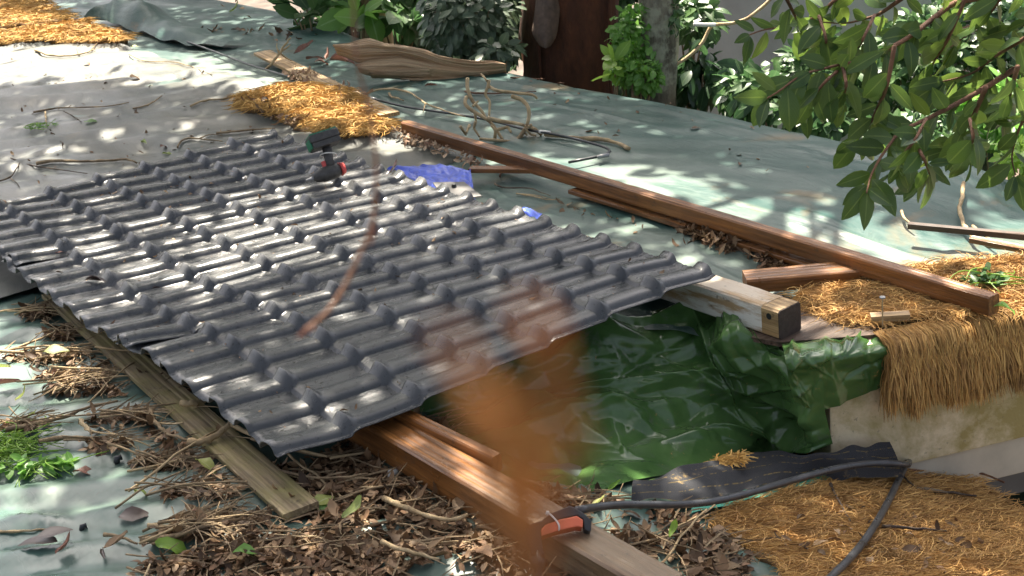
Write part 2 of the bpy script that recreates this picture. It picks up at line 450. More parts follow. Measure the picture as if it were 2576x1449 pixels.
M['twig'] = _bark('twig_bark', (.17, .115, .06), (.36, .265, .15), (.12, .08, .045))
M['twig_tan'] = _bark('tan_vine_bark', (.34, .24, .12), (.56, .43, .25), (.22, .15, .08))
M['twig_dark'] = _bark('dark_twig_bark', (.045, .03, .02), (.10, .07, .05), (.2, .15, .09))
M['twig_red'] = _bark('red_brown_twig', (.12, .055, .028), (.22, .11, .06), (.1, .05, .03))
def _sheath():
    n = NT('dry_palm_sheath'); vs = n.co('UV', (1.6, 44, 1))
    f = n.noise(vs, 1.0, 8, .75, .8)
    c = n.mix(n.ramp(f, [(.38, 0), (.62, 1)]), (.24, .145, .07), (.62, .45, .27))
    c = n.mix(n.ramp(n.noise(n.co(), 4, 4), [(.5, 0), (.7, .7)]), c, (.42, .24, .11))
    return n.out(c, .6, n.bump(f, .6, .01))
M['sheath'] = _sheath()
M['sheath_shaded'] = m_plain('shaded_palm_sheath', (.10, .065, .045), .7, .4, 20, .4)  # sheath colour darkened to paint in the shade it hangs in
M['black_plastic'] = m_plain('black_plastic', (.018, .02, .022), .45, .3, 30, .2)
M['hose'] = m_plain('black_hose', (.025, .027, .03), .38, .3, 40, .2)
M['orange_plastic'] = m_plain('orange_plastic', (.62, .13, .06), .4, .12, 20, .05)
M['saw_tube'] = m_plain('dark_steel_tube', (.05, .052, .055), .33, .35, 25, .06)
M['steel'] = m_plain('dull_steel', (.25, .25, .25), .35, .2, 40, .1)
M['cable_tie'] = m_plain('white_cable_tie', (.70, .69, .64), .45, .05)
M['drill_black'] = m_plain('dusty_black_plastic', (.05, .048, .045), .55, .4, 60, .3)
M['drill_green'] = m_plain('green_plastic', (.012, .15, .075), .6, .15)
M['drill_red'] = m_plain('red_plastic', (.55, .07, .06), .4, .15)
M['flashing'] = m_plain('grey_flashing', (.10, .095, .09), .4, .25, 10, .2)
M['ply_face'] = m_wood('plywood_face', (.07, .045, .03), (.14, .09, .06), None, .7)
M['ply_edge'] = m_wood('plywood_edge', (.10, .06, .04), (.28, .18, .12), None, .8)
def _shade():
    n = NT('black_shade_cloth'); v = n.co('UV', (1, 1, 1))
    w1 = n.wave(n.co('UV', (1, 0, 0)), 120, 1.5, 2, 1, 'X'); w2 = n.wave(n.co('UV', (0, 1, 0)), 26, 1.5, 2, 1, 'Y')
    f = n.math('MULTIPLY', w1, w2)
    c = n.mix(f, (.018, .019, .022), (.12, .123, .135))
    sp = n.new('ShaderNodeSeparateXYZ'); n.t.links.new(v, sp.inputs[0])
    ln = n.math('FRACT', n.math('MULTIPLY', sp.outputs[1], 4.0))
    st = n.math('MULTIPLY', n.ramp(ln, [(.0, 1), (.07, 1), (.11, 0)]), n.ramp(n.noise(n.co('UV', (70, 3, 1)), 1.0, 3), [(.45, 0), (.55, 1)]))
    c = n.mix(st, c, (.22, .16, .06))
    c = n.mix(n.ramp(n.noise(n.co(), 9, 7, .75), [(.6, 0), (.68, .9)]), c, (.42, .29, .12))
    return n.out(c, .7, n.bump(f, .6, .003), .3)
M['shade_cloth'] = _shade()
M['green_strip'] = m_plain('sea_green_tarp', (.04, .27, .19), .5, .2, 20, .4)
M['end_grain'] = m_plain('dark_end_grain', (.055, .038, .03), .8, .3, 60, .4)
M['soil'] = m_plain('garden_soil', (.07, .05, .035), .9, .5, 3, .5)
M['deck'] = m_plain('roof_deck_grey', (.15, .15, .14), .9, .2, 3, .2)
M['moss_clump'] = m_fibre('moss_fibre', [(.16, .20, .04), (.30, .27, .07), (.42, .32, .12)])
# ------------------------------------------------------------------ setting: ground, decks, tarpaulins
tag(link('ground', grid_mesh('ground', *[np.array(a, float) for a in ([[-30, -30], [40, 40]], [[-30, 40], [-30, 40]], [[-3.2, -3.2], [-3.2, -3.2]])]), None, M['soil'], False), 'dark garden soil below the roof', None, None, 'structure')

def z_low(u, v):
    u = np.asarray(u, float); v = np.asarray(v, float)
    base = -.17 - .33 * np.where(u > .3, u - .3, 0) - .02 * np.exp(-((u - .3) / .2) ** 2)
    q = .62 * u + .78 * v
    cor = .010 * np.cos(2 * np.pi * q / .165 + .5 * vn(u * 2, v * 2)) * (1 - .75 * sstep(.4, .9, u)) * (1 - sstep(1.6, 2.2, v))
    return base + cor + .012 * vn(u * 2.2 + 7, v * 2.2) + .004 * vn(u * 9, v * 9 + 3)
def z_flat(u, v):
    return -.152 + .022 * np.exp(-((u - 2.15) / .22) ** 2) * sstep(2.6, 3.6, v)
_cr = np.random.default_rng(5)
def crease_set(n, u0, u1, v0, v1, ang, spread):
    return np.stack([u0 + (u1 - u0) * _cr.random(n), v0 + (v1 - v0) * _cr.random(n), ang + _cr.normal(0, spread, n), .15 + .7 * _cr.random(n), .015 + .04 * _cr.random(n), (.006 + .012 * _cr.random(n)) * _cr.choice([1, 1, 1, -.6], n)])
CRL = crease_set(90, -.5, 2.2, 2.6, 9.5, -.62, .5)
CRR = crease_set(80, 1.6, 3.4, -.3, 7.5, 1.35, .35)
CRF = crease_set(60, -1.6, 1.2, -1.2, 2.0, -.65, .35)
def creases(u, v, K):
    u = np.asarray(u, float); v = np.asarray(v, float); h = np.zeros(np.broadcast(u, v).shape)
    for cu, cv, a, L, w, s in K.T:
        al = (u - cu) * math.cos(a) + (v - cv) * math.sin(a); ac = -(u - cu) * math.sin(a) + (v - cv) * math.cos(a)
        e = np.clip(1 - np.abs(al) / L, 0, 1)
        h = h + s * np.sqrt(e) * np.clip(1 - np.abs(ac) / (w * (.3 + .7 * e)), 0, 1)
    return h
def z_left(u, v):
    u = np.asarray(u, float); v = np.asarray(v, float)
    q = .6 * u + .8 * v
    a = sstep(2.2, 3.2, v)
    w = .010 * np.sin(2 * np.pi * q / .34 + 2.2 * vn(u * 1.3, v * 1.3)) + .014 * vn(u * 2.4 + .6 * v, q * 2.6) + .006 * vn(u * 6 + 5, q * 8)
    w = w + .010 * ridge(u * 1.1 + 9, q * 3.1) + .012 * ridge((u - .5 * v) * 1.7, (v + .3 * u) * 1.1 + 4)
    return z_flat(u, v) + a * w - .004 + .05 * sstep(5.8, 7.2, v) * np.exp(-((u - 1.9) / .3) ** 2) * (1 - sstep(9.2, 10, v))
def z_right(u, v):
    u = np.asarray(u, float); v = np.asarray(v, float)
    e_ = 3.25 + .38 * sstep(4.2, 7.2, v)
    drop = np.where(u > e_, (u - e_) ** 2 * 2.6, 0)
    q = v * .5 - u
    w = .012 * vn(u * 1.6 + v * .9, v * .8) + .010 * ridge(u * 2.4 + 1.1 * v, (v - u) * .9) + .004 * vn(u * 9 + 4 * v, v * 2.5) + .006 * ridge(u * 5 + 2.6 * v, v * .7)
    w = w * (.35 + .65 * sstep(-.1, .5, v)) - .034 * (1 - sstep(-.1, .4, v))
    return z_flat(u, v) - .018 + w - drop - .02 * sstep(3.0, 3.6, u)
def tarp(name, fn, u0, u1, v0, v1, nu, nv, mat, label, edge=None, front=None, cr=None):
    U, V = np.meshgrid(np.linspace(0, 1, nu), np.linspace(0, 1, nv), indexing='ij')
    if front is not None:
        U = u0 + (u1 - u0) * U; V0 = front(U); V = V0 + (v1 - V0) * V ** 1.35
    else:
        V = v0 + (v1 - v0) * V
        e1 = u1 if edge is None else edge(V)
        U = u0 + (e1 - u0) * U
    Z = fn(U, V)
    if cr is not None: Z = Z + creases(U, V, cr)
    o = link(name, grid_mesh(name, U, V, Z), None, mat)
    return tag(o, label, 'tarpaulin')
def front_line(u):
    return np.interp(u, [1.0, 1.45, 1.55, 1.76, 4.3], [.45, .05, -.36, -.50, -1.52])
tarp('tarpaulin', z_left, -3.0, 2.2, 2.15, 13.5, 240, 420, M['tarp_left'], 'dusty grey tarpaulin with rippled folds spread over the far left roof',
     lambda V: 2.22 + .05 * vn(V * 1.5, 2) + .12 * sstep(5.5, 8, V), cr=CRL)
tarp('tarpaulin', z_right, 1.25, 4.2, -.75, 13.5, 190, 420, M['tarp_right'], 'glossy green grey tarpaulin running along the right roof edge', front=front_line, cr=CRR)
tarp('tarpaulin', z_low, -3.2, 1.9, -3.2, 2.3, 230, 230, M['tarp_front'], 'teal tarpaulin under the leaf litter in the foreground', cr=CRF)
# lifted hem of the left tarpaulin, curling up near its far end
def hem():
    a = P([(196, 62), (225, 56), (262, 50), (300, 62), (345, 78), (400, 96), (470, 110), (560, 118)], -.13)
    n = 60; c = smooth_path(a, n); nb = 12
    X = np.zeros((n, nb, 3))
    for i in range(n):
        t = i / (n - 1)
        lift = .15 * math.exp(-((t - .14) / .07) ** 2) + .12 * math.exp(-((t - .34) / .1) ** 2) + .09 * (1 - t) + .03
        for j in range(nb):
            s = j / (nb - 1)
            X[i, j] = c[i] + np.array([.40, .14, 0]) * s * (1 - .45 * t) + np.array([0, 0, 1]) * lift * math.sin(s * 2.6) * (1.1 - .5 * s) + np.array([0, 0, .02 * vn(t * 12, s * 3)])
    return grid_mesh('hem', X[..., 0], X[..., 1], X[..., 2])
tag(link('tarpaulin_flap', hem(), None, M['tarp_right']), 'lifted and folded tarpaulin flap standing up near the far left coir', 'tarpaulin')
# decks that carry the tarpaulins
DP = [(-3.1, 2.3), (.35, 1.2), (.95, .85), (1.45, .5), (1.75, -.1), (1.95, -.45), (3.3, -1.0), (3.3, 13.4), (-3.1, 13.4)]
d_ = MB().prism([(x, y, -.9) for x, y in DP], (0, 0, 1), .68).build('roof_deck', M['deck']); tag(d_, 'grey roof deck under the tarpaulins', None, None, 'structure')
d_ = MB().prism([(-3.1, -3.1, -2.2), (1.85, -3.1, -2.2), (1.85, 2.2, -2.2), (-3.1, 2.2, -2.2)], (0, 0, 1), 1.3).build('lower_deck', M['deck']); tag(d_, 'lower deck under the foreground tarpaulin', None, None, 'structure')

# cream fascia wall under the right-hand coir mat
WA = at(2240, 1180, -.6); WB = at(2576, 1100, -.6)
wd = (WB - WA) / np.linalg.norm(WB - WA); wd[2] = 0; wd /= np.linalg.norm(wd)
wn = np.array([wd[1], -wd[0], 0]); wn = wn if wn @ (CC - WA) > 0 else -wn       # towards the camera
w0 = WA - wd * .20; w1 = WA + wd * 1.7
root = empty('low_wall', tuple(WA)); tag(root, 'stained cream rendered low wall below the hanging coir fringe', 'wall')
def wslab(name, z0, z1, front, mat, mats=.12):
    m_ = MB(); c = (w0 + w1) / 2; L = np.linalg.norm(w1 - w0) / 2
    c = np.array([c[0], c[1], (z0 + z1) / 2]) + wn * (front - mats / 2)
    m_.box(c - WA, wd * L, wn * mats / 2, (0, 0, (z1 - z0) / 2)); return m_.build(name, mat, root, .004)
wslab('upper_band', -.60, -.165, 0, M['wall']); wslab('lower_band', -.735, -.602, -.012, M['wall_grey'])

# crumpled dark green tarpaulin draped over the step
def catmull(C, nu, nv):
    def rs(A, n):
        m = len(A); t = np.linspace(0, m - 1, n); i = np.clip(np.floor(t).astype(int), 0, m - 2); f = (t - i)[:, None, None]
        g = lambda k: A[np.clip(i + k, 0, m - 1)]
        a, b_, c, d = g(-1), g(0), g(1), g(2)
        return .5 * (2 * b_ + (c - a) * f + (2 * a - 5 * b_ + 4 * c - d) * f ** 2 + (3 * b_ - a - 3 * c + d) * f ** 3)
    A = rs(C, nu); return rs(A.transpose(1, 0, 2), nv).transpose(1, 0, 2)
def crumple(X, amp, sc, folds=40):
    nu, nv, _ = X.shape
    N = np.cross(np.gradient(X, axis=0), np.gradient(X, axis=1)); N /= np.linalg.norm(N, axis=2)[..., None] + 1e-9
    if N[..., 2].mean() < 0: N = -N
    S, T = np.meshgrid(np.linspace(0, 1, nu), np.linspace(0, nv / nu, nv), indexing='ij')
    S = S + .012 * vn(S * 9, T * 9); T = T + .012 * vn(T * 9 + 5, S * 9)
    H = np.zeros((nu, nv))
    for k in range(folds):             # straight creases of limited length, sharp on top, wide below
        c = rng.random(2) * (1, nv / nu); a = rng.random() * math.pi; L = .14 + .42 * rng.random(); w = .03 + .11 * rng.random()
        al = (S - c[0]) * math.cos(a) + (T - c[1]) * math.sin(a); ac = -(S - c[0]) * math.sin(a) + (T - c[1]) * math.cos(a)
        w2 = w * np.clip(1 - np.abs(al) / L, 0, 1) + 1e-4
        H += rng.choice([1, 1, -.7]) * (.25 + .5 * rng.random()) * np.clip(1 - np.abs(ac) / w2, 0, 1) * np.clip(1 - np.abs(al) / L, 0, 1) ** .6
    for i in range(nu):
        for j in range(nv):
            d1 = mnoise.voronoi(Vector(X[i, j]) * sc)[0]
            H[i, j] += .55 * (.5 - d1[0])
    e = np.minimum(1, np.minimum(np.arange(nu)[:, None], (nu - 1 - np.arange(nu))[:, None]) / 6.0)
    return X + N * (H * amp)[..., None] * e[..., None]
gz = [-.165, -.20, -.30, None, None]
gpx = [[(980, 950), (1240, 870), (1500, 800), (1745, 765), (1850, 805), (1960, 862)],
       [(1010, 1000), (1270, 930), (1520, 872), (1755, 840), (1860, 868), (1970, 890)],
       [(1050, 1060), (1300, 1020), (1545, 985), (1770, 950), (1900, 955), (2025, 950)],
       [(1090, 1110), (1340, 1120), (1570, 1090), (1790, 1060), (1930, 1045), (2050, 1030)],
       [(1130, 1165), (1420, 1245), (1610, 1215), (1800, 1175), (1950, 1145), (2085, 1112)]]
C = np.zeros((6, 5, 3))
for j in range(5):
    for i in range(6):
        x, y = gpx[j][i]
        if j < 3: C[i, j] = at(x, y, gz[j] - (.02 * i / 5 if j == 2 else 0))
        elif j == 3: C[i, j] = at(x, y, [-.21, -.31, -.37, -.42, -.44, -.45][i])
        else: C[i, j] = on(x, y, z_low) + np.array([0, 0, .015])
for j in (2, 3, 4):
    C[5, j] = at_plane([0, 0, 2062, 2075, 2095][j], [0, 0, 945, 1032, 1116][j], WA + wn * .035, wn)
GT = crumple(catmull(C, 210, 160), .060, 2.4, 52)
root = empty('green_tarpaulin', tuple(C[2, 4])); tag(root, 'crumpled glossy dark green tarpaulin draped down the step below the white post', 'tarpaulin')
def child_mesh(name, X, parent, mat):
    X = X - np.array(parent.location); return link(name, grid_mesh(name, X[..., 0], X[..., 1], X[..., 2]), parent, mat, False)
o_ = child_mesh('drape', GT, root, M['green'])
fw = [[(1965, 862), (2040, 858), (2130, 852), (2236, 846)], [(1975, 900), (2050, 892), (2130, 885), (2236, 868)], [(1985, 960), (2050, 950), (2130, 935), (2236, 915)], [(1998, 1010), (2060, 1032), (2140, 1004), (2236, 968)]]
C = np.zeros((4, 4, 3)); offs = [(-.16), .035, .03, .02]
for j in range(4):
    for i in range(4):
        C[i, j] = at_plane(*fw[j][i], WA + wn * offs[j], wn)
C[:, 0, 2] = -.170
FT = crumple(catmull(C, 80, 64), .018, 3.5, 26)
child_mesh('hanging_flap', FT, root, M['green'])
for o_ in root.children:
    o_.data.polygons.foreach_set('use_smooth', [True] * len(o_.data.polygons))

# ------------------------------------------------------------------ tile-effect roofing sheets
PITCH, COURSE = .16, .219
def z_sheet(u, v, rib=True):
    u = np.asarray(u, float); v = np.asarray(v, float)
    k = np.round(v / PITCH); d = np.abs(v - k * PITCH)
    s = u / COURSE; n = np.round(s); ds = u - n * COURSE
    near = np.where(ds < 0, np.exp(-(ds / .019) ** 2), np.exp(-(ds / .016) ** 2)) * (n > 0) * (n < 7)
    hw = .037 + .008 * near
    r = np.clip(1 - (d / hw) ** 3.2, 0, 1) ** .62
    fr = s - np.floor(s)
    ramp_r = np.where(fr > .88, (fr - .88) / .12, 1 - fr)
    ramp_p = np.where(fr > .955, .12 + .5 * (fr - .955) / .045, np.where(fr < .10, .62 + 3.0 * fr, (1 - fr) * (.92 / .90) - 0.0)) * (fr <= .955) + np.where(fr > .955, .046 + .574 * (fr - .955) / .045, 0)
    z = -.024 + .016 * (ramp_r * r + ramp_p * (1 - r)) - .008 + r * .022 + r * .013 * near + .002 * ((d > hw) & (d < hw + .005))
    z = z - .004 * np.exp(-((d - .072) / .006) ** 2)
    w = 0
    for (a, b_, h, sa, sb) in [(.22, 0, -.030, .35, .2), (.3, .64, .016, .5, .22), (.25, 1.3, -.02, .45, .28), (1.3, .08, .022, .3, .25), (.1, 2.5, .015, .3, .3)]:
        w = w + h * np.exp(-((u - a) / sa) ** 2 - ((v - b_) / sb) ** 2)
    return z + w
def sheet(k0, k1, ushift, lift, label, corner):
    v0, v1 = (k0 - .46) * PITCH, (k1 + .42) * PITCH
    if k0 == 0: v0 = -.052
    us = np.unique(np.concatenate([np.linspace(0, 7 * COURSE, 60)] + [n * COURSE + np.array([-.05, -.035, -.026, -.018, -.0098, -.0096, -.005, -.0002, .0, .006, .012, .0218, .0222, .03, .045]) for n in range(1, 7)]))
    vo = np.array([-.08, -.07, -.058, -.051, -.047, -.044, -.0415, -.0395, -.0375, -.0365, -.035, -.032, -.027, -.02, -.01])
    vs = np.unique(np.round(np.concatenate([k * PITCH + np.r_[vo, 0, -vo] for k in range(k0 - 1, k1 + 2)] + [[v0, v1]]), 5)); vs = vs[(vs >= v0) & (vs <= v1)]
    U, V = np.meshgrid(us, vs, indexing='ij')
    Z = z_sheet(U, V) + lift
    Z = Z + corner * np.exp(-(U / .16) ** 2) * np.exp(-((V - v0) / .13) ** 2)
    Z = Z + .004 * vn(U * 3 + k0, V * 3) + .0012 * vn(U * 14, V * 14 + k0)
    e = .010 * vn(V * 8, k0 * 3.3) + .006 * vn(V * 30, 1.5)
    U = U + ushift * (1 - U / 2) + e * np.exp(-U / .05)
    o = link('roofing_sheet', grid_mesh('roofing_sheet', U, V, Z), None, M['tile'])
    o.data.set_sharp_from_angle(angle=math.radians(38))
    so = o.modifiers.new('thick', 'SOLIDIFY'); so.thickness = .003; so.offset = -1
    return tag(o, label, 'roofing sheet', 'dark grey tile effect roofing sheets')
sheet(13, 18, .012, .0, 'dark grey tile effect roofing sheet farthest back, nearest the cordless drill', .02)
sheet(6, 13, -.01, .005, 'middle dark grey tile effect roofing sheet with most of the dappled sunlight', .022)
sheet(0, 6, .0, .010, 'nearest dark grey tile effect roofing sheet overhanging the wet brown beam', .012)

# ------------------------------------------------------------------ timbers
def local_box(name, A, B, w, h, mat, side=None, bevel=.004, parent=None, dz=0):
    A = np.array(A, float); B = np.array(B, float); X = B - A; L = np.linalg.norm(X); X /= L
    Y = np.cross([0, 0, 1], X); Y /= np.linalg.norm(Y)
    if side is None: side = np.array([.75, .66, 0])
    if Y @ np.asarray(side) < 0: Y = -Y
    Zx = np.cross(X, Y)
    if Zx[2] < 0: Zx = -Zx
    c = (A + B) / 2 + Y * w / 2 + Zx * h / 2
    ns = max(3, int(L / .03)); cf = min(.006, h * .12, w * .12); sd = rng.random() * 50
    ring = np.array([(-w / 2 + cf, -h / 2), (w / 2 - cf, -h / 2), (w / 2, -h / 2 + cf), (w / 2, h / 2 - cf), (w / 2 - cf, h / 2), (-w / 2 + cf, h / 2), (-w / 2, h / 2 - cf), (-w / 2, -h / 2 + cf)])
    m = MB(); Vv = []
    for i in range(ns):                # slightly waney edges, a little bow along the length
        x_ = -L / 2 + L * i / (ns - 1)
        for k, (a_, b_) in enumerate(ring):
            chip = 1 - .10 * max(0, float(vn(x_ * 9 + sd, k // 2 * 3.7)) - .45) * (k in (4, 5, 6, 7))
            Vv.append((x_, a_ * chip + .0014 * float(vn(x_ * 4 + sd, k * 1.3)) + .003 * math.sin(x_ * 1.1 + sd) * (L > 1), b_ * chip + .0014 * float(vn(x_ * 4 - sd, k * 2.1))))
    m.add(Vv, [(i * 8 + k, i * 8 + (k + 1) % 8, i * 8 + 8 + (k + 1) % 8, i * 8 + 8 + k) for i in range(ns - 1) for k in range(8)] + [tuple(range(8)), tuple(range(ns * 8 - 1, ns * 8 - 9, -1))])
    me = m.mesh(name)
    o = link(name, me, None, mat, False)
    R = Matrix((X, Y, Zx)).transposed().to_4x4()
    if R.determinant() < 0: R = Matrix((X, -Y, Zx)).transposed().to_4x4()
    R.translation = Vector(c); o.matrix_world = R
    if parent is not None: o.parent = parent; o.matrix_parent_inverse = parent.matrix_world.inverted()
    return o, X, Y, Zx
o, *_ = local_box('wooden_beam', at(1012, 338, -.125), at(2487, 797, -.122), .048, .062, M['wood_brown'])
tag(o, 'long reddish brown square beam lying diagonally across the right tarpaulin', 'beam')
o, *_ = local_box('wooden_board', at(1428, 488, -.148), at(2150, 716, -.150), .11, .016, M['wood_brown'])
tag(o, 'thin brown board lying under the long diagonal beam', 'board')
o, *_ = local_box('wooden_beam', at(840, 1090, -.165), at(1640, 1580, -.19), .10, .088, M['wood_wet'])
tag(o, 'wet orange brown square beam under the near sheet, saw handle on it', 'beam')
o, *_ = local_box('wooden_batten', at(955, 1052, -.105) , at(1240, 1195, -.125), .034, .05, M['wood_orange'])
tag(o, 'narrow orange batten lying along the far edge of the wet beam', 'batten')
# flat mossy boards at the left edge of the sheets
a, b_ = at(108, 752, -.150), at(712, 1312, -.150)
o, *_ = local_box('wooden_board', a, b_, .098, .018, M['wood_moss']); tag(o, 'mossy weathered flat board beside the left edge of the roofing sheets', 'board')
# white post (under the right edge of the sheets)
PA, PB = at(1962, 856, -.152), at(1717, 773, -.152)
X = (PB - PA); X[2] = 0; X /= np.linalg.norm(X)
root = empty('square_post', tuple(PA)); tag(root, 'square post with peeling white paint sticking out under the right sheet corner', 'post')
bpy.context.view_layer.update()
PF = PA + X * 2.2
o, pX, pY, pZ = local_box('painted_shaft', PA + X * .07, PF, .098, .096, M['white_wood'], parent=root)
local_box('bare_end', PA + X * .004, PA + X * .0705, .0965, .0945, M['wood_pale'], parent=root)
local_box('end_grain', PA, PA + X * .0045, .0950, .0930, M['end_grain'], parent=root, bevel=.001)
h = MB(); hc = at_plane(1934, 796, PA - pY * .0012, pY); hz = np.array([0, 0, 1.0])
ring = [hc + .0105 * (math.cos(t) * pX + math.sin(t) * hz) for t in np.linspace(0, 2 * math.pi, 17)[:-1]]
h.add([p - PA for p in ring] + [p - PA + pY * .006 for p in ring], [tuple(range(16))] + [(i, (i + 1) % 16, 16 + (i + 1) % 16, 16 + i) for i in range(16)])
h.build('bolt_hole_disc', M['black_plastic'], root)  # black disc painted for the dark inside of the hole
# short block, plywood, chips
o, *_ = local_box('wooden_block', at(1880, 742, -.150), at(2165, 716, -.150), .10, .05, M['wood_orange'], side=(-.2, 1, 0)); tag(o, 'short brown wooden block between the white post and the long beam', 'block')
poly = [(1850, 851), (1962, 874), (2229, 851), (2232, 838), (2110, 815), (1985, 790), (1870, 815)]
root = empty('plywood_piece', tuple(at(1962, 874, -.17))); tag(root, 'broken plywood offcut with frayed layers under the white post end', 'plywood')
base = np.array([at(x, y, -.1680) for x, y in poly]) - np.array(root.location)
for i in range(3):
    q = base * (1 - .012 * (i % 2)) + np.array([0, 0, .0055 * i]); q = q + np.c_[rng.normal(0, .003, (len(q), 2)), np.zeros(len(q))]
    MB().prism(q, (0, 0, 1), .0048).build('ply_layer', M['ply_edge'] if i < 2 else M['ply_face'], root)
# far plank, planks on the right tarpaulin, cross rail with blue sheet, flashing
o, *_ = local_box('wooden_plank', at(640, 140, -.112), at(955, 300, -.112), .11, .02, M['wood_pale'], side=(1, .2, 0)); tag(o, 'pale sunlit plank lying along the roof ridge behind the middle coir mat', 'plank')
o, *_ = local_box('wooden_lath', at(2283, 578, -.145), at(2640, 612, -.145), .02, .024, M['wood_dark'], side=(0, 1, 0)); tag(o, 'upper dark lath lying on the bright tarpaulin at the right edge', 'lath')
o, *_ = local_box('wooden_lath', at(2437, 612, -.148), at(2640, 652, -.148), .03, .02, M['wood_brown'], side=(0, 1, 0)); tag(o, 'short reddish lath below the dark one at the right edge', 'lath')
o, *_ = local_box('wooden_rail', at(1178, 436, -.125), at(1350, 437, -.125), .05, .02, M['wood_brown'], side=(.3, 1, 0)); tag(o, 'thin brown rail sticking out beyond the blue plastic sheet', 'rail')
def cloth(name, px, z, nu, nv, amp, sc, mat, label, cat):
    C = np.array([[at(x, y, zz) for (x, y), zz in zip(r, zr)] for r, zr in zip(px, z)])
    X = catmull(C, nu, nv); U, V = np.meshgrid(np.linspace(0, 1, nu), np.linspace(0, 1, nv), indexing='ij')
    X[..., 2] += amp * (ridge(U * sc, V * sc * .5) - .5) + amp * .5 * vn(U * sc * 3, V * sc * 3)
    return tag(link(name, grid_mesh(name, X[..., 0], X[..., 1], X[..., 2]), None, mat), label, cat)
cloth('blue_sheet', [[(968, 424), (1010, 440), (1060, 470)], [(1050, 418), (1080, 445), (1120, 480)], [(1120, 419), (1145, 450), (1175, 485)], [(1183, 421), (1188, 455), (1196, 505)]],
      [[-.10, -.11, -.10]] * 4, 40, 24, .02, 5, M['blue'], 'crumpled bright blue plastic sheet behind the roofing sheets', 'plastic sheet')
cloth('blue_sheet', [[(1310, 522), (1312, 532)], [(1335, 526), (1334, 542)], [(1362, 540), (1358, 556)], [(1378, 556), (1372, 566)]], [[-.09, -.1]] * 4, 16, 8, .012, 3, M['blue'], 'small blue plastic scrap beside the right edge of the sheets', 'plastic sheet')
q = [at(x, y, -.055) for x, y in [(1088, 458), (1168, 457), (1212, 492), (1120, 502)]]
root = empty('grey_flashing', tuple(q[0])); tag(root, 'flat dark grey flashing piece with a screw on the blue sheet', 'flashing')
MB().prism(np.array(q) - q[0], (0, 0, -1), .006).build('plate', M['flashing'], root, .001)
sc_ = at(1142, 470, -.053) - q[0]
MB().tube([sc_, sc_ + np.array([0, 0, .012])], [.011, .008], 8).build('screw', M['black_plastic'], root)
# nail standing in a wood chip on the fringe
q = at(2192, 812, -.13); e = at(2290, 806, -.128)
o, *_ = local_box('wood_chip', q, e, .035, .018, M['wood_pale'], side=(.3, 1, 0)); tag(o, 'small flat wood chip on the coir mat edge, nail standing beside it', 'wood chip')
n0 = at(2220, 806, -.115); root = empty('nail', tuple(n0)); tag(root, 'upright long nail with flat washer head at the coir mat edge', 'nail')
MB().tube([(0, 0, -.02), (0, 0, .072)], .0022, 6).build('shank', M['twig_tan'], root); MB().tube([(0, 0, .072), (0, 0, .076)], .009, 10).build('head', M['steel'], root)
# ------------------------------------------------------------------ coir mats
def fibres(starts, ang, L, w, curl, up, npt=4, hang=None):
    n = len(starts); t = np.linspace(0, 1, npt)
    a = ang[:, None] + curl[:, None] * t[None]
    step = (L / (npt - 1))[:, None]
    dx = np.cumsum(np.cos(a) * step, 1) - np.cos(a[:, :1]) * step; dy = np.cumsum(np.sin(a) * step, 1) - np.sin(a[:, :1]) * step
    X = starts[:, None, :] + np.stack([dx, dy, np.zeros_like(dx)], -1)
    X[..., 2] += up[:, None] * np.sin(np.pi * (.12 + .8 * t))[None]
    return X
def ribbons(name, X, w):
    n, m, _ = X.shape
    T = np.gradient(X, axis=1); T /= np.linalg.norm(T, axis=2)[..., None] + 1e-9
    view = CC[None, None] - X; view = view + rng.normal(0, 1.2, (n, 1, 3)); S = np.cross(T, view); S /= np.linalg.norm(S, axis=2)[..., None] + 1e-9
    tp = np.r_[np.linspace(.8, 1, m - 1), .35]
    S = S * (np.asarray(w).reshape(-1, 1) * tp[None])[..., None] / 2
    V = np.stack([X - S, X + S], 2).reshape(n, m * 2, 3)
    f = np.array([[2 * i, 2 * i + 1, 2 * i + 3, 2 * i + 2] for i in range(m - 1)])
    F = (f[None] + (np.arange(n) * m * 2)[:, None, None]).reshape(-1, 4)
    return mesh_np(name, V.reshape(-1, 3), F)
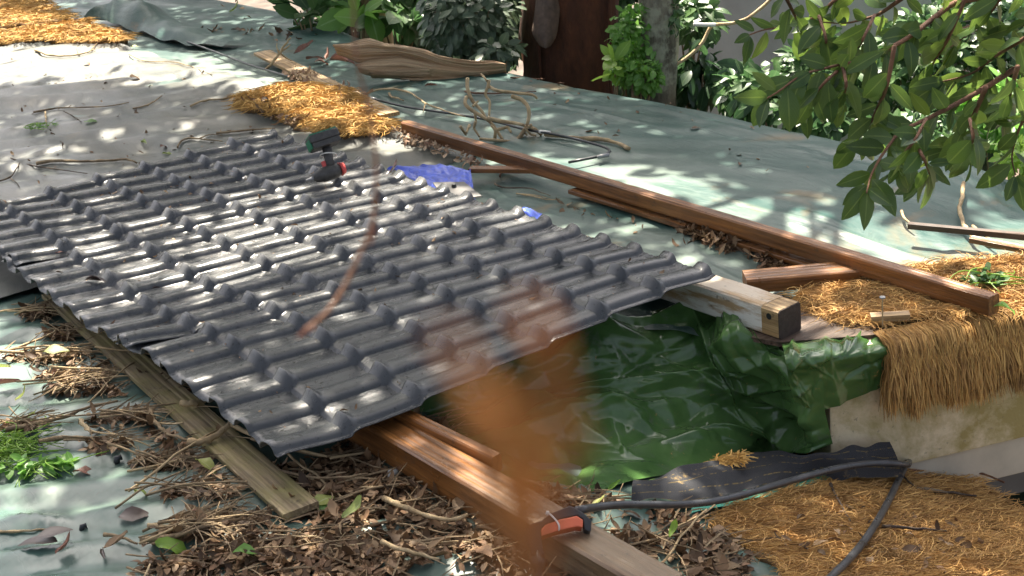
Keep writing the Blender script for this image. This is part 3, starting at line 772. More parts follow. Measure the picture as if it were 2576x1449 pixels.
def coir(label, px, zf, n, L, w, ang0, swirl, mat, thick=.014, upm=.012):
    poly = P(px, zf) if callable(zf) else P(px, zf)
    root = empty('coir_mat', tuple(poly.mean(0))); tag(root, label, 'coir mat')
    o0 = poly.mean(0)
    zfn = zf if callable(zf) else (lambda u, v: np.full(np.shape(u), zf))
    # base: a noisy slab made of small quads inside the outline
    lo, hi = poly[:, :2].min(0), poly[:, :2].max(0); nx = 46
    U, V = np.meshgrid(np.linspace(lo[0], hi[0], nx), np.linspace(lo[1], hi[1], nx), indexing='ij')
    Z = zfn(U, V) + thick * (.6 + .5 * vn(U * 18, V * 18)); ins = inside(poly, U + .01 * vn(U * 30, V * 30), V + .01 * vn(V * 30, U * 30)).ravel()
    F = grid_faces(nx, nx); F = F[ins[F].all(1)]
    me = mesh_np('backing', np.stack([U, V, Z], -1).reshape(-1, 3) - o0, F); bo = link('backing', me, root, M['coir_base'])
    so = bo.modifiers.new('thick', 'SOLIDIFY'); so.thickness = thick; so.offset = -1
    q = scatter(poly, n); k = len(q)
    ang = ang0 + swirl * vn(q[:, 0] * 4, q[:, 1] * 4) + .5 * swirl * vn(q[:, 0] * 11 + 3, q[:, 1] * 11) + rng.normal(0, .45, k)
    ang += np.where(rng.random(k) < .18, rng.normal(0, 1.3, k), 0)
    s = np.c_[q, zfn(q[:, 0], q[:, 1]) + thick * (.75 + .5 * vn(q[:, 0] * 18, q[:, 1] * 18)) + rng.random(k) * thick * .9]
    X = fibres(s, ang, L * (.5 + rng.random(k)), w, rng.normal(0, 1.3, k), upm * rng.random(k))
    X[..., 2] = np.maximum(X[..., 2], zfn(X[..., 0], X[..., 1]) + .003)
    fo = link('fibre', ribbons('fibre', X - o0 + 0, w * (.6 + .8 * rng.random(k))), root, mat)
    fo['kind'] = 'stuff'
    return root, poly
camx = math.atan2(CR[0][1], CR[0][0])
CCs = CC.copy()
def coir_call(*a, **k): return coir(*a, **k)
matR, polyR = coir_call('coir mat on the upper right roof with a fringe hanging over the wall', [(1985, 775), (2015, 748), (2110, 738), (2230, 722), (2300, 690), (2430, 680), (2576, 672), (2700, 680), (2700, 780), (2576, 795), (2400, 805), (2240, 822), (2195, 838), (2090, 822), (2035, 800)], -.158, 15000, .075, .0020, camx, .9, M['coir'], .018, .014)
matB, polyB = coir_call('large coir mat at the lower right under the saw frame', [(1765, 1325), (1840, 1285), (1930, 1258), (2050, 1232), (2200, 1200), (2330, 1192), (2440, 1232), (2576, 1308), (2700, 1370), (2700, 1560), (2000, 1560), (1945, 1440), (1880, 1390)], z_low, 25000, .06, .0020, camx - .05, .6, M['coir'], .018, .008)
coir_call('tousled golden coir mat in the sun behind the sheets', [(585, 262), (650, 245), (760, 236), (850, 248), (905, 283), (990, 340), (880, 353), (800, 347), (730, 320), (690, 302), (620, 287)], z_left, 11000, .08, .0032, camx - .5, 1.0, M['coir_gold'], .03, .018)
coir_call('upper of two sunlit golden coir mats at the far left corner', [(-120, -40), (60, -30), (95, 2), (150, 34), (190, 56), (105, 68), (40, 76), (-120, 90)], z_left, 9000, .08, .0042, camx, 1.4, M['coir_gold'], .03, .018)
coir_call('lower torn golden coir mat at the far left, above the forked twig', [(-120, 98), (60, 86), (140, 73), (215, 68), (250, 88), (325, 101), (308, 112), (220, 112), (100, 107), (50, 115), (-120, 116)], z_left, 9000, .08, .0042, camx, 1.4, M['coir_gold'], .03, .018)
# hanging fringe, part of the upper right mat
n = 7500
t = rng.random(n); top = np.array([at_plane(2226, 818, WA + wn * .03, wn), at_plane(2700, 790, WA + wn * .03, wn)])
s0 = top[0][None] * (1 - t[:, None]) + top[1][None] * t[:, None]; s0[:, 2] = -.142
dep = rng.random(n); lay = rng.random(n)
Lh = (.235 + .035 * vn(t * 23, 1.0) + .02 * vn(t * 60, 4.0)) * (.35 + .65 * np.sqrt(lay)) + .02 * rng.random(n)
m = 7; tt = np.linspace(0, 1, m)
outw = .012 + .05 * dep
X = s0[:, None, :] + wn[None, None] * (outw[:, None] * np.minimum(1, tt * 4)[None] - .05 * (1 - tt[None]) ** 4 + .012 * np.sin(tt[None] * 5 + dep[:, None] * 9))[..., None]
X = X + wd[None, None] * ((.02 * vn(t * 30, 2.0)[:, None] + rng.normal(0, .012, n)[:, None]) * tt[None] + .006 * np.sin(tt[None] * 7 + lay[:, None] * 20))[..., None]
X[..., 2] += .012 * np.sin(np.minimum(1, tt * 3) * np.pi)[None] - Lh[:, None] * tt[None] ** 1.15
fr = link('fringe', ribbons('fringe', X - np.array(matR.location), .0026 * (.6 + .8 * rng.random(n))), matR, M['coir']); fr['kind'] = 'stuff'

# ------------------------------------------------------------------ shade cloth, green strip
cl = [[(1590, 1292), (1600, 1272)], [(1760, 1288), (1770, 1232)], [(1900, 1262), (1900, 1192)], [(2040, 1232), (2030, 1158)], [(2160, 1205), (2150, 1128)], [(2262, 1192), (2238, 1116)]]
C = np.array([[on(*a, z_low) + np.array([0, 0, .035]), on(*b_, z_low) + np.array([0, 0, .075])] for a, b_ in cl])
C[3, 1] = at_plane(2030, 1150, WA + wn * .07, wn); C[4, 1] = at_plane(2150, 1126, WA + wn * .07, wn); C[4, 0] = at_plane(2160, 1208, WA + wn * .13, wn); C[5, 1] = at_plane(2238, 1116, WA + wn * .05, wn); C[5, 0] = at_plane(2275, 1196, WA + wn * .1, wn)
C = np.stack([C[:, 0], (C[:, 0] + C[:, 1]) / 2 + np.array([0, 0, .012]), C[:, 1]], 1)
X = catmull(C, 90, 24); U, V = np.meshgrid(np.linspace(0, 1, 90), np.linspace(0, 1, 24), indexing='ij')
X[..., 2] += .012 * vn(U * 14, V * 2) + .008 * ridge(U * 5, V * 3)
tag(link('shade_cloth', grid_mesh('shade_cloth', X[..., 0], X[..., 1], X[..., 2]), None, M['shade_cloth']), 'strip of black woven shade cloth with yellow stitching above the lower coir mat', 'shade cloth')
gl = [[(1735, 1312), (1745, 1296)], [(1850, 1288), (1850, 1262)], [(1960, 1262), (1955, 1238)], [(2090, 1228), (2085, 1212)], [(2200, 1200), (2195, 1188)]]
C = np.array([[on(*a, z_low) + np.array([0, 0, .028]), on(*b_, z_low) + np.array([0, 0, .034])] for a, b_ in gl])
X = catmull(C, 50, 6); X[..., 2] += .01 * vn(np.linspace(0, 9, 50), 0.5)[:, None]
tag(link('tarpaulin_strip', grid_mesh('tarpaulin_strip', X[..., 0], X[..., 1], X[..., 2]), None, M['green_strip']), 'narrow sea green tarpaulin edge showing under the black shade cloth', 'tarpaulin')
for px, lab, k in [((2068, 1168), 'larger tuft of dry yellow moss on the black shade cloth', 700), ((1838, 1222), 'smaller flat tuft of yellow moss on the black shade cloth', 300)]:
    c = on(*px, z_low) + np.array([0, 0, .08]); a = rng.random(k) * 6.28; r = np.sqrt(rng.random(k)) * (.1 if k > 500 else .045)
    s = c[None] + np.c_[np.cos(a) * r * 1.0, np.sin(a) * r * .55 - .3 * np.cos(a) * r, rng.random(k) * .012 - .004]
    tag(link('moss_tuft', ribbons('moss_tuft', fibres(s, rng.random(k) * 6.28, .03 * (.5 + rng.random(k)), .003, rng.normal(0, 1, k), .008 * rng.random(k)), np.full(k, .004)), None, M['coir_gold']), lab, 'moss')

# ------------------------------------------------------------------ bow saw
HP = at(1420, 1308, -.055); hn = np.array([-.30, -.62, .72]); hn /= np.linalg.norm(hn)
def hp(cx, cy, off=0): return at_plane((1900 + cx / 4.293) / 1.565, (1950 + cy / 4.293) / 1.565, HP + hn * off, hn)
root = empty('bow_saw', tuple(HP)); tag(root, 'bow saw with black and orange handle and dark tubular frame lying at lower right', 'saw')
blk = [(1000, 420), (1160, 300), (1470, 170), (1530, 190), (1700, 290), (1840, 420), (1840, 590), (1790, 610), (1720, 570), (1700, 400), (1600, 335), (1300, 400), (1060, 490), (985, 580), (1000, 760), (1030, 930), (1040, 1010), (820, 1010), (800, 880), (690, 640), (760, 500)]
MB().prism(np.array([hp(x, y) for x, y in blk]) - HP, -hn, .032).build('handle', M['black_plastic'], root, .003)
org = [(990, 575), (1060, 495), (1300, 405), (1595, 342), (1700, 410), (1695, 540), (1600, 525), (1300, 590), (1000, 690)]
MB().prism(np.array([hp(x, y, .004) for x, y in org]) - HP, -hn, .038).build('grip_insert', M['orange_plastic'], root, .003)
tie = [hp(1090, 300, .002), hp(1130, 310, .006), hp(1210, 385, .007), hp(1280, 470, .008), hp(1300, 540, .008), hp(1290, 592, .002)]
MB().tube(np.array(smooth_path(tie, 14)) - HP, .0022, 5).tube(np.array([hp(1075, 290, .003), hp(1115, 310, .004)]) - HP, .005, 6).build('cable_tie', M['cable_tie'], root)
fer = np.array([hp(925, 960, -.016), hp(930, 1090, -.016), hp(945, 1110, -.016), hp(950, 1210, -.016), hp(960, 1240, -.016), hp(975, 1365, -.016), hp(990, 1600, -.016)])
MB().tube(fer - HP, [.0165, .0170, .0195, .0195, .0135, .0125, .0120], 14).build('ferrule', M['black_plastic'], root, 0, True)
fp = [hp(1600, 250, -.014), hp(1700, 255, -.014)] + [at(x, y, z) for x, y, z in [(1490, 1276, -.10), (1560, 1268, -.135), (1640, 1270, -.19), (1720, 1270, -.25), (1800, 1262, -.30), (1900, 1236, -.35), (2000, 1206, -.40), (2100, 1178, -.44), (2190, 1164, -.47), (2250, 1163, -.49), (2285, 1172, -.505)]] + [on(x, y, z_low) + np.array([0, 0, .052]) for x, y in [(2287, 1192), (2268, 1228), (2240, 1290), (2212, 1345), (2175, 1405), (2135, 1455), (2060, 1530)]]
MB().tube(smooth_path(fp, 70) - HP, .0100, 12).build('frame_tube', M['saw_tube'], root, 0, True)
MB().box((hp(985, 1600, -.016) + on(2060, 1530, z_low)) / 2 - HP, (on(2060, 1530, z_low) - hp(985, 1600, -.016)) / 2, hn * .0006, np.cross(hn, on(2060, 1530, z_low) - hp(985, 1600, -.016)) / np.linalg.norm(on(2060, 1530, z_low) - hp(985, 1600, -.016)) * .011).build('blade', M['steel'], root)

# ------------------------------------------------------------------ cordless drill on the sheets
DB = at(848, 428, .055); DT = at(786, 449, .045); DH = at(840, 380, .125)
root = empty('cordless_drill', tuple(DB)); tag(root, 'cordless impact driver with green battery lying upside down on the roofing sheets', 'drill')
ax = DT - DB; ax /= np.linalg.norm(ax); hx = DH - DB; hx /= np.linalg.norm(hx); hs = np.cross(ax, hx); hs /= np.linalg.norm(hs); hx = np.cross(hs, ax)
MB().tube([-ax * .015, ax * .0, ax * .03, ax * .065, ax * .075, ax * .095, ax * .102], [.02, .029, .031, .030, .026, .021, .014], 16).build('motor_housing', M['drill_black'], root, 0, True)
MB().tube([ax * .102, ax * .112, ax * .118, ax * .135], [.009, .009, .006, .005], 10).build('chuck', M['steel'], root, 0, True)
MB().tube([-ax * .032, -ax * .014], [.022, .0295], 16).build('rear_cap', M['drill_red'], root, 0, True)
MB().tube([hx * .01 + ax * .022, hx * .055 + ax * .014, hx * .10 + ax * .004], [.021, .018, .020], 12).build('handle', M['drill_black'], root, 0, True)
MB().box(hx * .038 + ax * .042, ax * .008, hx * .014, hs * .008).build('trigger', M['drill_red'], root, .003)
bc = hx * .128 + ax * .006
MB().box(bc - hx * .012, ax * .060, hx * .012, hs * .040).build('battery_rail', M['drill_black'], root, .005)
MB().box(bc + hx * .016, ax * .063, hx * .016, hs * .043).build('battery', M['drill_black'], root, .006)
MB().box(bc + hx * .034, ax * .058, hx * .0035, hs * .038).build('battery_face', M['drill_green'], root, .002)
MB().box(bc + ax * .0635, ax * .003, hx * .02, hs * .030).build('battery_clip', M['drill_green'], root, .002)
lp = [hx * .07 + ax * .01 + .034 * (math.cos(t_) * (ax * .9 + hx * .3) + math.sin(t_) * hs) for t_ in np.linspace(0, 6.28, 22)]
MB().tube(lp, .0025, 5).build('wrist_loop', M['cable_tie'], root)

# ------------------------------------------------------------------ dry palm sheath
SB = at(1060, 200, -.15); sn = np.array([-.45, -.68, .57]); sn /= np.linalg.norm(sn)
def shp(cx, cy, off=0): return at_plane(671 + cx / 3.84, cy / 3.84, SB + sn * off, sn)
def loft(top, bot, nu, nv, bulge, fold, name, parent, seed):
    nv = nv * 2
    A = smooth_path([shp(*p) for p in top], nu); B = smooth_path([shp(*p) for p in bot], nu)
    t = np.linspace(0, 1, nv); X = A[:, None] * (1 - t)[None, :, None] + B[:, None] * t[None, :, None]
    h = np.sin(np.pi * t)[None] ** .7 * bulge; U = np.linspace(0, 1, nu)
    w = fold * np.array([[vn(U[i] * 2.5 + seed, t[j] * 7 + seed) + .6 * vn(U[i] * 4 + seed, t[j] * 16) + .5 * vn(U[i] * 3 + seed, t[j] * 34) for j in range(nv)] for i in range(nu)])
    X = X + sn[None, None] * (h + w)[..., None] - np.array([0, 0, 0])
    X = X - np.array(parent.location)
    o = link(name, grid_mesh(name, X[..., 0], X[..., 1], X[..., 2]), parent, M['sheath'])
    so = o.modifiers.new('thick', 'SOLIDIFY'); so.thickness = .006; so.offset = 0
    return o
root = empty('palm_sheath', tuple(SB)); tag(root, 'large dry tan palm leaf sheath, folded over, lying on the far tarpaulin', 'palm sheath')
loft([(640, 450), (700, 438), (800, 430), (900, 395), (1000, 382), (1150, 440), (1350, 462), (1540, 490), (1650, 550), (1800, 575), (2000, 600), (2200, 595), (2300, 640)], [(680, 520), (760, 540), (880, 600), (1000, 590), (1150, 570), (1290, 560), (1450, 600), (1600, 650), (1750, 690), (1900, 720), (2050, 735), (2200, 725), (2315, 700)], 70, 26, .06, .014, 'upper_fold', root, 2)
loft([(860, 640), (980, 590), (1150, 565), (1290, 555), (1450, 590), (1700, 640), (1900, 690), (2100, 720)], [(900, 700), (980, 730), (1150, 745), (1350, 745), (1600, 760), (1800, 770), (2000, 760), (2150, 735)], 50, 16, .05, .008, 'inner_sheet', root, 7)
loft([(985, 730), (1150, 715), (1350, 680), (1480, 645), (1570, 645)], [(1010, 745), (1200, 750), (1380, 752), (1500, 760), (1590, 765)], 30, 10, .05, .008, 'curled_flap', root, 11)
loft([(1290, 765), (1500, 765), (1800, 765), (2100, 755), (2330, 715)], [(1400, 785), (1600, 790), (1850, 782), (2120, 765), (2345, 725)], 30, 6, .02, .004, 'lower_edge', root, 15)
MB().tube(smooth_path([shp(835, 690, .03), shp(870, 680, .05), shp(930, 690, .04)], 8), [.05, .055, .055, .055, .055, .055, .05, .045], 12).build('stalk_end', M['bark_tan'], root, 0, True)
MB().tube(smooth_path([shp(2280, 735, .02), shp(2360, 720, .03), shp(2410, 690, .06), shp(2420, 650, .08)], 10), .006, 6).build('tendril', M['twig_tan'], root, 0, True)

# ------------------------------------------------------------------ hoses
hp_ = P([(187, 57), (300, 60), (400, 88), (547, 143), (620, 172), (700, 197), (859, 240), (940, 262), (1019, 283), (1152, 302), (1250, 320), (1326, 343), (1372, 348), (1430, 360), (1492, 377), (1535, 388), (1550, 395), (1546, 403), (1519, 409), (1470, 417), (1432, 425)], z_right)
hp_[:, 2] += .03
root = empty('irrigation_hose', tuple(hp_[0])); tag(root, 'thin black irrigation hose running along the roof ridge and looping back', 'hose')
MB().tube(smooth_path(hp_, 110) - hp_[0], .0065, 8).build('pipe', M['hose'], root, 0, True)
for i, k in enumerate((2, 7, 10, 12, 18)):
    d = hp_[k] - hp_[k - 1]; d /= np.linalg.norm(d)
    MB().tube([hp_[k] - d * .03 - hp_[0], hp_[k] + d * .03 - hp_[0]], .0095, 8).build('joint', M['steel'] if i != 3 else M['cable_tie'], root, 0, True)

# ------------------------------------------------------------------ twigs one can pick out
def stick(px, zf, r, mat, label, lift=.006, forks=(), depth=None, cat='twig', name='twig', taper=.5):
    if depth is not None: pts = np.array([at_depth(x, y, depth + (dd if False else 0)) for x, y in px])
    else:
        pts = P(px, zf); pts[:, 2] += lift + r * .6
    n = max(8, 3 * len(px)); q = smooth_path(pts, n)
    q[1:-1] += rng.normal(0, r * .22, (n - 2, 3)) * np.array([1, 1, .4])
    r = r * .75; rad = r * np.linspace(1, taper, n) * (1 + .12 * rng.normal(0, 1, n))
    mb = MB().tube(q, rad, 7)
    for f in forks:
        fp = P(f, zf) if depth is None else np.array([at_depth(x, y, depth) for x, y in f])
        if depth is None: fp[:, 2] += lift + r * .6
        fq = smooth_path(fp, 8); mb.tube(fq, r * np.linspace(.7, .3, 8), 6)
    me = mb.mesh(name); o = link(name, me, None, mat)
    return tag(o, label, cat)
zl, zr, zw = z_left, z_right, z_low
stick([(90, 130), (130, 145), (180, 146), (210, 140), (240, 128)], zl, .011, M['twig_tan'], 'pale forked twig in the sun below the far left coir mats', forks=[[(200, 142), (196, 130), (194, 122)], [(222, 136), (240, 118), (250, 108)]])
stick([(85, 287), (150, 275), (200, 275), (280, 272), (325, 262)], zl, .008, M['twig'], 'long slim twig lying level on the shaded grey tarpaulin')
stick([(92, 418), (130, 409), (200, 413), (290, 409), (322, 405), (345, 416)], zl, .012, M['twig'], 'thick mossy stick just behind the far left sheet edge')
stick([(28, 402), (80, 422), (150, 430), (220, 441)], zl, .005, M['twig_dark'], 'thin dark twig crossing below the thick mossy stick')
stick([(0, 460), (27, 453), (45, 425), (54, 405)], zl, .006, M['twig_dark'], 'dark bent twig at the left edge behind the sheets', forks=[[(27, 453), (45, 465), (50, 475)]])
stick([(480, 272), (500, 262), (520, 256), (560, 255), (595, 243), (622, 249)], zl, .009, M['twig_tan'], 'pale crooked stick leading to the middle coir mat')
stick([(545, 340), (600, 335), (650, 330), (692, 328)], zl, .008, M['twig'], 'straight stick between the coir mat and the sheets', forks=[[(556, 338), (556, 330)]])
stick([(448, 376), (455, 358), (470, 350), (520, 356), (560, 360)], zl, .007, M['twig'], 'bent twig lying right behind the top sheet corner', forks=[[(500, 354), (530, 340), (560, 345)]])
stick([(335, 277), (365, 272), (392, 258), (408, 245)], zl, .007, M['twig'], 'curved twig with a raised tip on the grey tarpaulin', forks=[[(372, 270), (385, 258)]])
stick([(325, 140), (360, 157), (380, 162), (430, 155), (480, 170), (535, 192)], zl, .006, M['twig_tan'], 'long thin seed stalk across the sunny far tarpaulin')
stick([(160, 283), (185, 295), (205, 310)], zl, .005, M['twig_dark'], 'short dark twig beside a green leaf on the grey tarpaulin')
stick([(115, 285), (117, 310), (120, 322)], zl, .007, M['twig_tan'], 'short pale stick stub in the yellow moss patch')
b9 = at(668, 178, -.13); d9 = float(CR[2] @ (b9 - CC)) - .02
stick([(668, 178), (690, 152), (703, 135), (716, 115), (732, 95)], zl, .013, M['twig_tan'], 'pale bare twig standing up beside the sunlit plank', depth=d9, forks=[[(703, 135), (695, 118), (697, 108)], [(708, 128), (722, 120), (731, 112)], [(704, 134), (720, 146), (735, 153)]])
stick([(905, 268), (930, 246), (980, 236), (1030, 245), (1070, 275), (1110, 293), (1172, 311)], zr, .009, M['twig_tan'], 'long arched pale vine stem behind the far beam end', lift=.03, forks=[[(1072, 276), (1066, 300)]])
stick([(980, 240), (985, 250), (1005, 253), (1016, 258)], zr, .009, M['twig_tan'], 'short pale curved twig on the bright tarpaulin below the arched stem')
stick([(1372, 346), (1420, 350), (1450, 356), (1500, 354), (1550, 364), (1583, 381)], zr, .012, M['twig_tan'], 'pale yellow stick beside the black hose joint', taper=1.0)
stick([(1285, 200), (1340, 203), (1400, 204), (1432, 201), (1444, 196)], zr, .008, M['twig_red'], 'straight reddish leaf stalk beyond the palm sheath tip')
stick([(1405, 214), (1430, 212), (1448, 208)], zr, .008, M['twig_red'], 'short reddish scrap just below the straight leaf stalk')
stick([(1170, 235), (1200, 240), (1260, 240), (1320, 237), (1350, 235)], zr, .008, M['twig_red'], 'reddish twig lying behind the vine tangle')
stick([(1300, 492), (1350, 500), (1385, 510), (1410, 506)], zr, .005, M['twig_tan'], 'thin pale straw between the sheets and the long beam', forks=[[(1300, 492), (1345, 494), (1395, 508)]])
stick([(1245, 470), (1270, 482), (1330, 478), (1385, 500)], zr, .005, M['twig_dark'], 'thin dark curved stem behind the right sheet edge', lift=.01)
stick([(1258, 450), (1262, 435), (1266, 428)], zr, .006, M['twig_red'], 'tiny upright twig by the thin brown rail')
stick([(2424, 483), (2414, 548), (2411, 568), (2430, 600), (2440, 615), (2477, 643), (2524, 655), (2590, 650)], zr, .012, M['twig_tan'], 'pale twisted stem crossing both laths at the right edge', lift=.03, forks=[[(2446, 592), (2480, 620), (2525, 652)], [(2268, 554), (2273, 572), (2295, 588)]])
stick([(483, 1158), (527, 1158), (560, 1139), (590, 1110), (608, 1092), (615, 1088)], zw, .014, M['twig_tan'], 'thick tan forked branch lying across the mossy board', lift=.05, forks=[[(590, 1112), (640, 1142), (700, 1162), (790, 1186), (830, 1195)]])
stick([(640, 1142), (720, 1165), (830, 1195), (950, 1150)], zw, .006, M['twig'], 'slim branch running from the mossy board under the beam', lift=.045)
stick([(397, 1049), (383, 1060), (387, 1079), (407, 1106), (433, 1123), (482, 1137)], zw, .010, M['twig'], 'curved grey stick left of the mossy board', lift=.03)
stick([(463, 1054), (490, 1058), (532, 1046)], zw, .014, M['twig_tan'], 'short thick branch stub resting on the mossy board', lift=.045)
stick([(104, 1131), (147, 1121), (213, 1121), (260, 1126), (322, 1128)], zw, .010, M['twig'], 'pale stick beside the green clippings', lift=.02)
stick([(205, 1088), (225, 1100), (238, 1118)], zw, .012, M['twig_tan'], 'short thick stub above the pale stick', lift=.03)
stick([(20, 1100), (100, 1085), (170, 1068), (215, 1045), (300, 1028)], zw, .010, M['twig'], 'long sloping stick at the left above the green clippings', lift=.02)
stick([(0, 1343), (60, 1342), (130, 1335)], zw, .006, M['twig_tan'], 'straight pale straw lying alone on the teal tarpaulin', lift=.003)
stick([(265, 1357), (307, 1363), (348, 1380)], zw, .007, M['twig'], 'short twig near the three brown leaves at lower left', lift=.01)
stick([(377, 1344), (430, 1346), (493, 1349)], zw, .008, M['twig_tan'], 'straight pale stick on the front edge of the litter', lift=.02)
stick([(360, 1389), (433, 1384), (500, 1363), (565, 1347)], zw, .010, M['twig'], 'long bent stick across the litter front', lift=.03)
stick([(972, 1293), (1046, 1326), (1092, 1343), (1136, 1353), (1182, 1336)], zw, .011, M['twig_tan'], 'pale crooked stick in the dark litter below the wet beam', lift=.04)
stick([(966, 1403), (1019, 1426), (1110, 1448)], zw, .009, M['twig_tan'], 'pale stick at the bottom edge below the crooked one', lift=.04)
stick([(700, 1218), (780, 1238), (850, 1240), (930, 1228)], zw, .006, M['twig'], 'thin twig in the litter right of the mossy board', lift=.04)
stick([(20, 640 + 260), (60, 885), (110, 868), (150, 845)], zw, .007, M['twig_tan'], 'pale twig in the sunny litter left of the sheets', lift=.02)
stick([(0, 905), (60, 912), (130, 905), (200, 893), (290, 877)], zw, .008, M['twig_tan'], 'long pale stick in the sunny upper left litter', lift=.03)
stick([(2294, 1186), (2350, 1206), (2404, 1187)], zw, .010, M['twig_red'], 'reddish broken stem by the saw frame corner', lift=.05)
stick([(2140, 1205), (2280, 1216), (2400, 1213), (2480, 1220), (2525, 1245)], zw, .008, M['twig_red'], 'long reddish stem along the top of the lower coir mat', lift=.04)
b9 = on(2434, 1209, z_low); d9 = float(CR[2] @ (b9 - CC)) - .03
stick([(2434, 1209), (2464, 1176), (2454, 1126), (2437, 1066), (2410, 1024)], zw, .0045, M['twig_tan'], 'thin pale twig standing upright against the cream wall', depth=d9)
stick([(2220, 1360), (2300, 1365), (2380, 1371)], zw, .007, M['twig_dark'], 'short dark twig on the lower coir mat right of the saw', lift=.04)
stick([(2090, 1250), (2105, 1285), (2140, 1345)], zw, .006, M['twig_dark'], 'thin dark twig on the coir mat left of the saw frame', lift=.04)
stick([(2310, 1262), (2370, 1270), (2455, 1280)], zw, .008, M['twig_dark'], 'dark forked twig in the middle of the lower coir mat', lift=.04, forks=[[(2310, 1262), (2280, 1240), (2265, 1215)]])
stick([(2040, 690), (2062, 705), (2080, 728), (2085, 732)], zr, .005, M['twig_tan'], 'pale thin twig leaning on the brown block', lift=.06)
# dry vine tangle
tb = at(1265, 352, -.16); tn = np.array([-.5, -.72, .5]); tn /= np.linalg.norm(tn)
def tp(cx, cy): return at_plane(1022 + cx / 4.122, 160 + cy / 4.122, tb + tn * rng.normal(0, .02), tn)
root = empty('vine_tangle', tuple(tb)); tag(root, 'tangle of dry curly tan vine stems behind the long beam', 'vine')
for pts, r in [([(635, 150), (630, 260), (690, 400), (780, 480), (830, 580)], .009), ([(630, 340), (600, 370), (610, 440), (700, 500), (830, 570), (900, 630), (1000, 790)], .009), ([(860, 170), (850, 230), (810, 330), (870, 380), (860, 540)], .007),
               ([(850, 230), (920, 280), (1080, 295), (1200, 310), (1340, 320), (1355, 360)], .008), ([(1100, 340), (1200, 370), (1270, 450), (1275, 560), (1245, 650)], .011), ([(840, 565), (1000, 600), (1150, 620), (1220, 640)], .010),
               ([(1245, 650), (1180, 760), (1110, 820), (1000, 800), (760, 780)], .009), ([(1220, 670), (1300, 740), (1345, 745)], .007), ([(1270, 650), (1340, 680), (1400, 740)], .009), ([(780, 110), (830, 170), (850, 200)], .006),
               ([(930, 690), (1055, 655), (1085, 710)], .008), ([(920, 780), (925, 690), (880, 640)], .008), ([(560, 650), (620, 740)], .007), ([(655, 640), (625, 715)], .008), ([(720, 600), (700, 670), (760, 760)], .007), ([(710, 520), (725, 600), (700, 660)], .006), ([(690, 440), (745, 390)], .006), ([(1150, 800), (1240, 680), (1300, 630)], .008), ([(1190, 800), (1215, 700), (1250, 740)], .007)]:
    q = smooth_path([tp(*p) for p in pts], 16) - tb
    MB().tube(q, r * np.linspace(1.05, .75, 16), 6).build('stem', M['twig_tan'], root, 0, True)
# ------------------------------------------------------------------ leaf litter
def ell(cx, cy, rx, ry, k=14): return [(cx + rx * math.cos(t), cy + ry * math.sin(t)) for t in np.linspace(0, 2 * math.pi, k + 1)[:-1]]
CARPET = [(700, 1180), (860, 1120), (900, 1118), (1110, 1245), (1300, 1360), (1430, 1450), (1480, 1560), (270, 1560), (340, 1440), (480, 1395), (600, 1350), (790, 1325), (700, 1250), (650, 1195)]
STRIP = [(330, 900), (420, 985), (520, 1070), (640, 1175), (560, 1120), (440, 1020), (330, 930)]
BOARDL = [(190, 830), (250, 890), (330, 970), (480, 1125), (620, 1250), (560, 1240), (430, 1140), (300, 1010), (190, 890)]
BANDS = [ell(105, 795, 50, 12), ell(165, 845, 50, 14), ell(100, 908, 110, 9), ell(190, 955, 90, 16), ell(230, 985, 110, 10), ell(330, 1062, 120, 13), ell(290, 1128, 120, 9), ell(420, 1172, 95, 11), ell(500, 1245, 110, 16), ell(570, 1318, 110, 18), ell(470, 1350, 80, 9), ell(50, 1080, 60, 4)]
RIGHT = [(1440, 1255), (1520, 1262), (1640, 1290), (1740, 1320), (1860, 1390), (1960, 1560), (1700, 1560), (1560, 1410), (1400, 1300)]
RIGHT2 = [(1005, 1050), (1110, 1085), (1190, 1160), (1290, 1215), (1420, 1262), (1395, 1285), (1235, 1195), (1120, 1120)]
OFF = [P(z, -.15) for z in ([(100, 744), (118, 742), (400, 968), (640, 1180), (815, 1318), (700, 1322), (470, 1130), (320, 985)], [(880, 1100), (1010, 1046), (1240, 1186), (1400, 1285), (1680, 1460), (1440, 1460), (1120, 1250)])]
def off_board(q):
    gap = (vn(q[:, 0] * 7 + 2, q[:, 1] * 7) > .42) & (rng.random(len(q)) < .92)
    return ~gap & ~(inside(OFF[0], q[:, 0], q[:, 1]) | inside(OFF[1], q[:, 0], q[:, 1]))
def lit_frames(k, tilt):
    a = rng.random(k) * 2 * np.pi; d = np.stack([np.cos(a), np.sin(a), rng.normal(0, tilt * .8, k)], 1)
    nr = np.stack([rng.normal(0, tilt, k), rng.normal(0, tilt, k), np.where(rng.random(k) < .8, 1, -1)], 1)
    return frames(d, nr)
def litter(polys, per, zf, tpl, lo, hi, hmax, mat, name, label, tilt=.5):
    T = []; S = []
    for p, k in zip(polys, per):
        q = scatter(P(p, zf), k); q = q[off_board(q)]; T.append(np.c_[q, zf(q[:, 0], q[:, 1])])
    T = np.concatenate(T); k = len(T)
    T[:, 2] += .004 + rng.random(k) ** 1.5 * hmax
    o = link(name, inst_mesh(name, tpl, T, lit_frames(k, tilt), lo + (hi - lo) * rng.random(k)), None, mat)
    return tag(o, label, None, None, 'stuff')
ALLP = [CARPET, STRIP, BOARDL, RIGHT, RIGHT2] + BANDS
litter(ALLP, [5200, 500, 500, 1900, 900] + [170] * len(BANDS), z_low, TPL_LOW, .014, .036, .022, M['dead'], 'leaf_crumbs', 'dark crumbled leaf fragments under the litter', .35)
litter(ALLP, [1700, 110, 70, 620, 190] + [30] * len(BANDS), z_low, TPL_DEAD, .03, .064, .014, M['dead'], 'leaf_litter', 'brown fallen leaves heaped over the foreground tarpaulin', .3)
TW_T = []
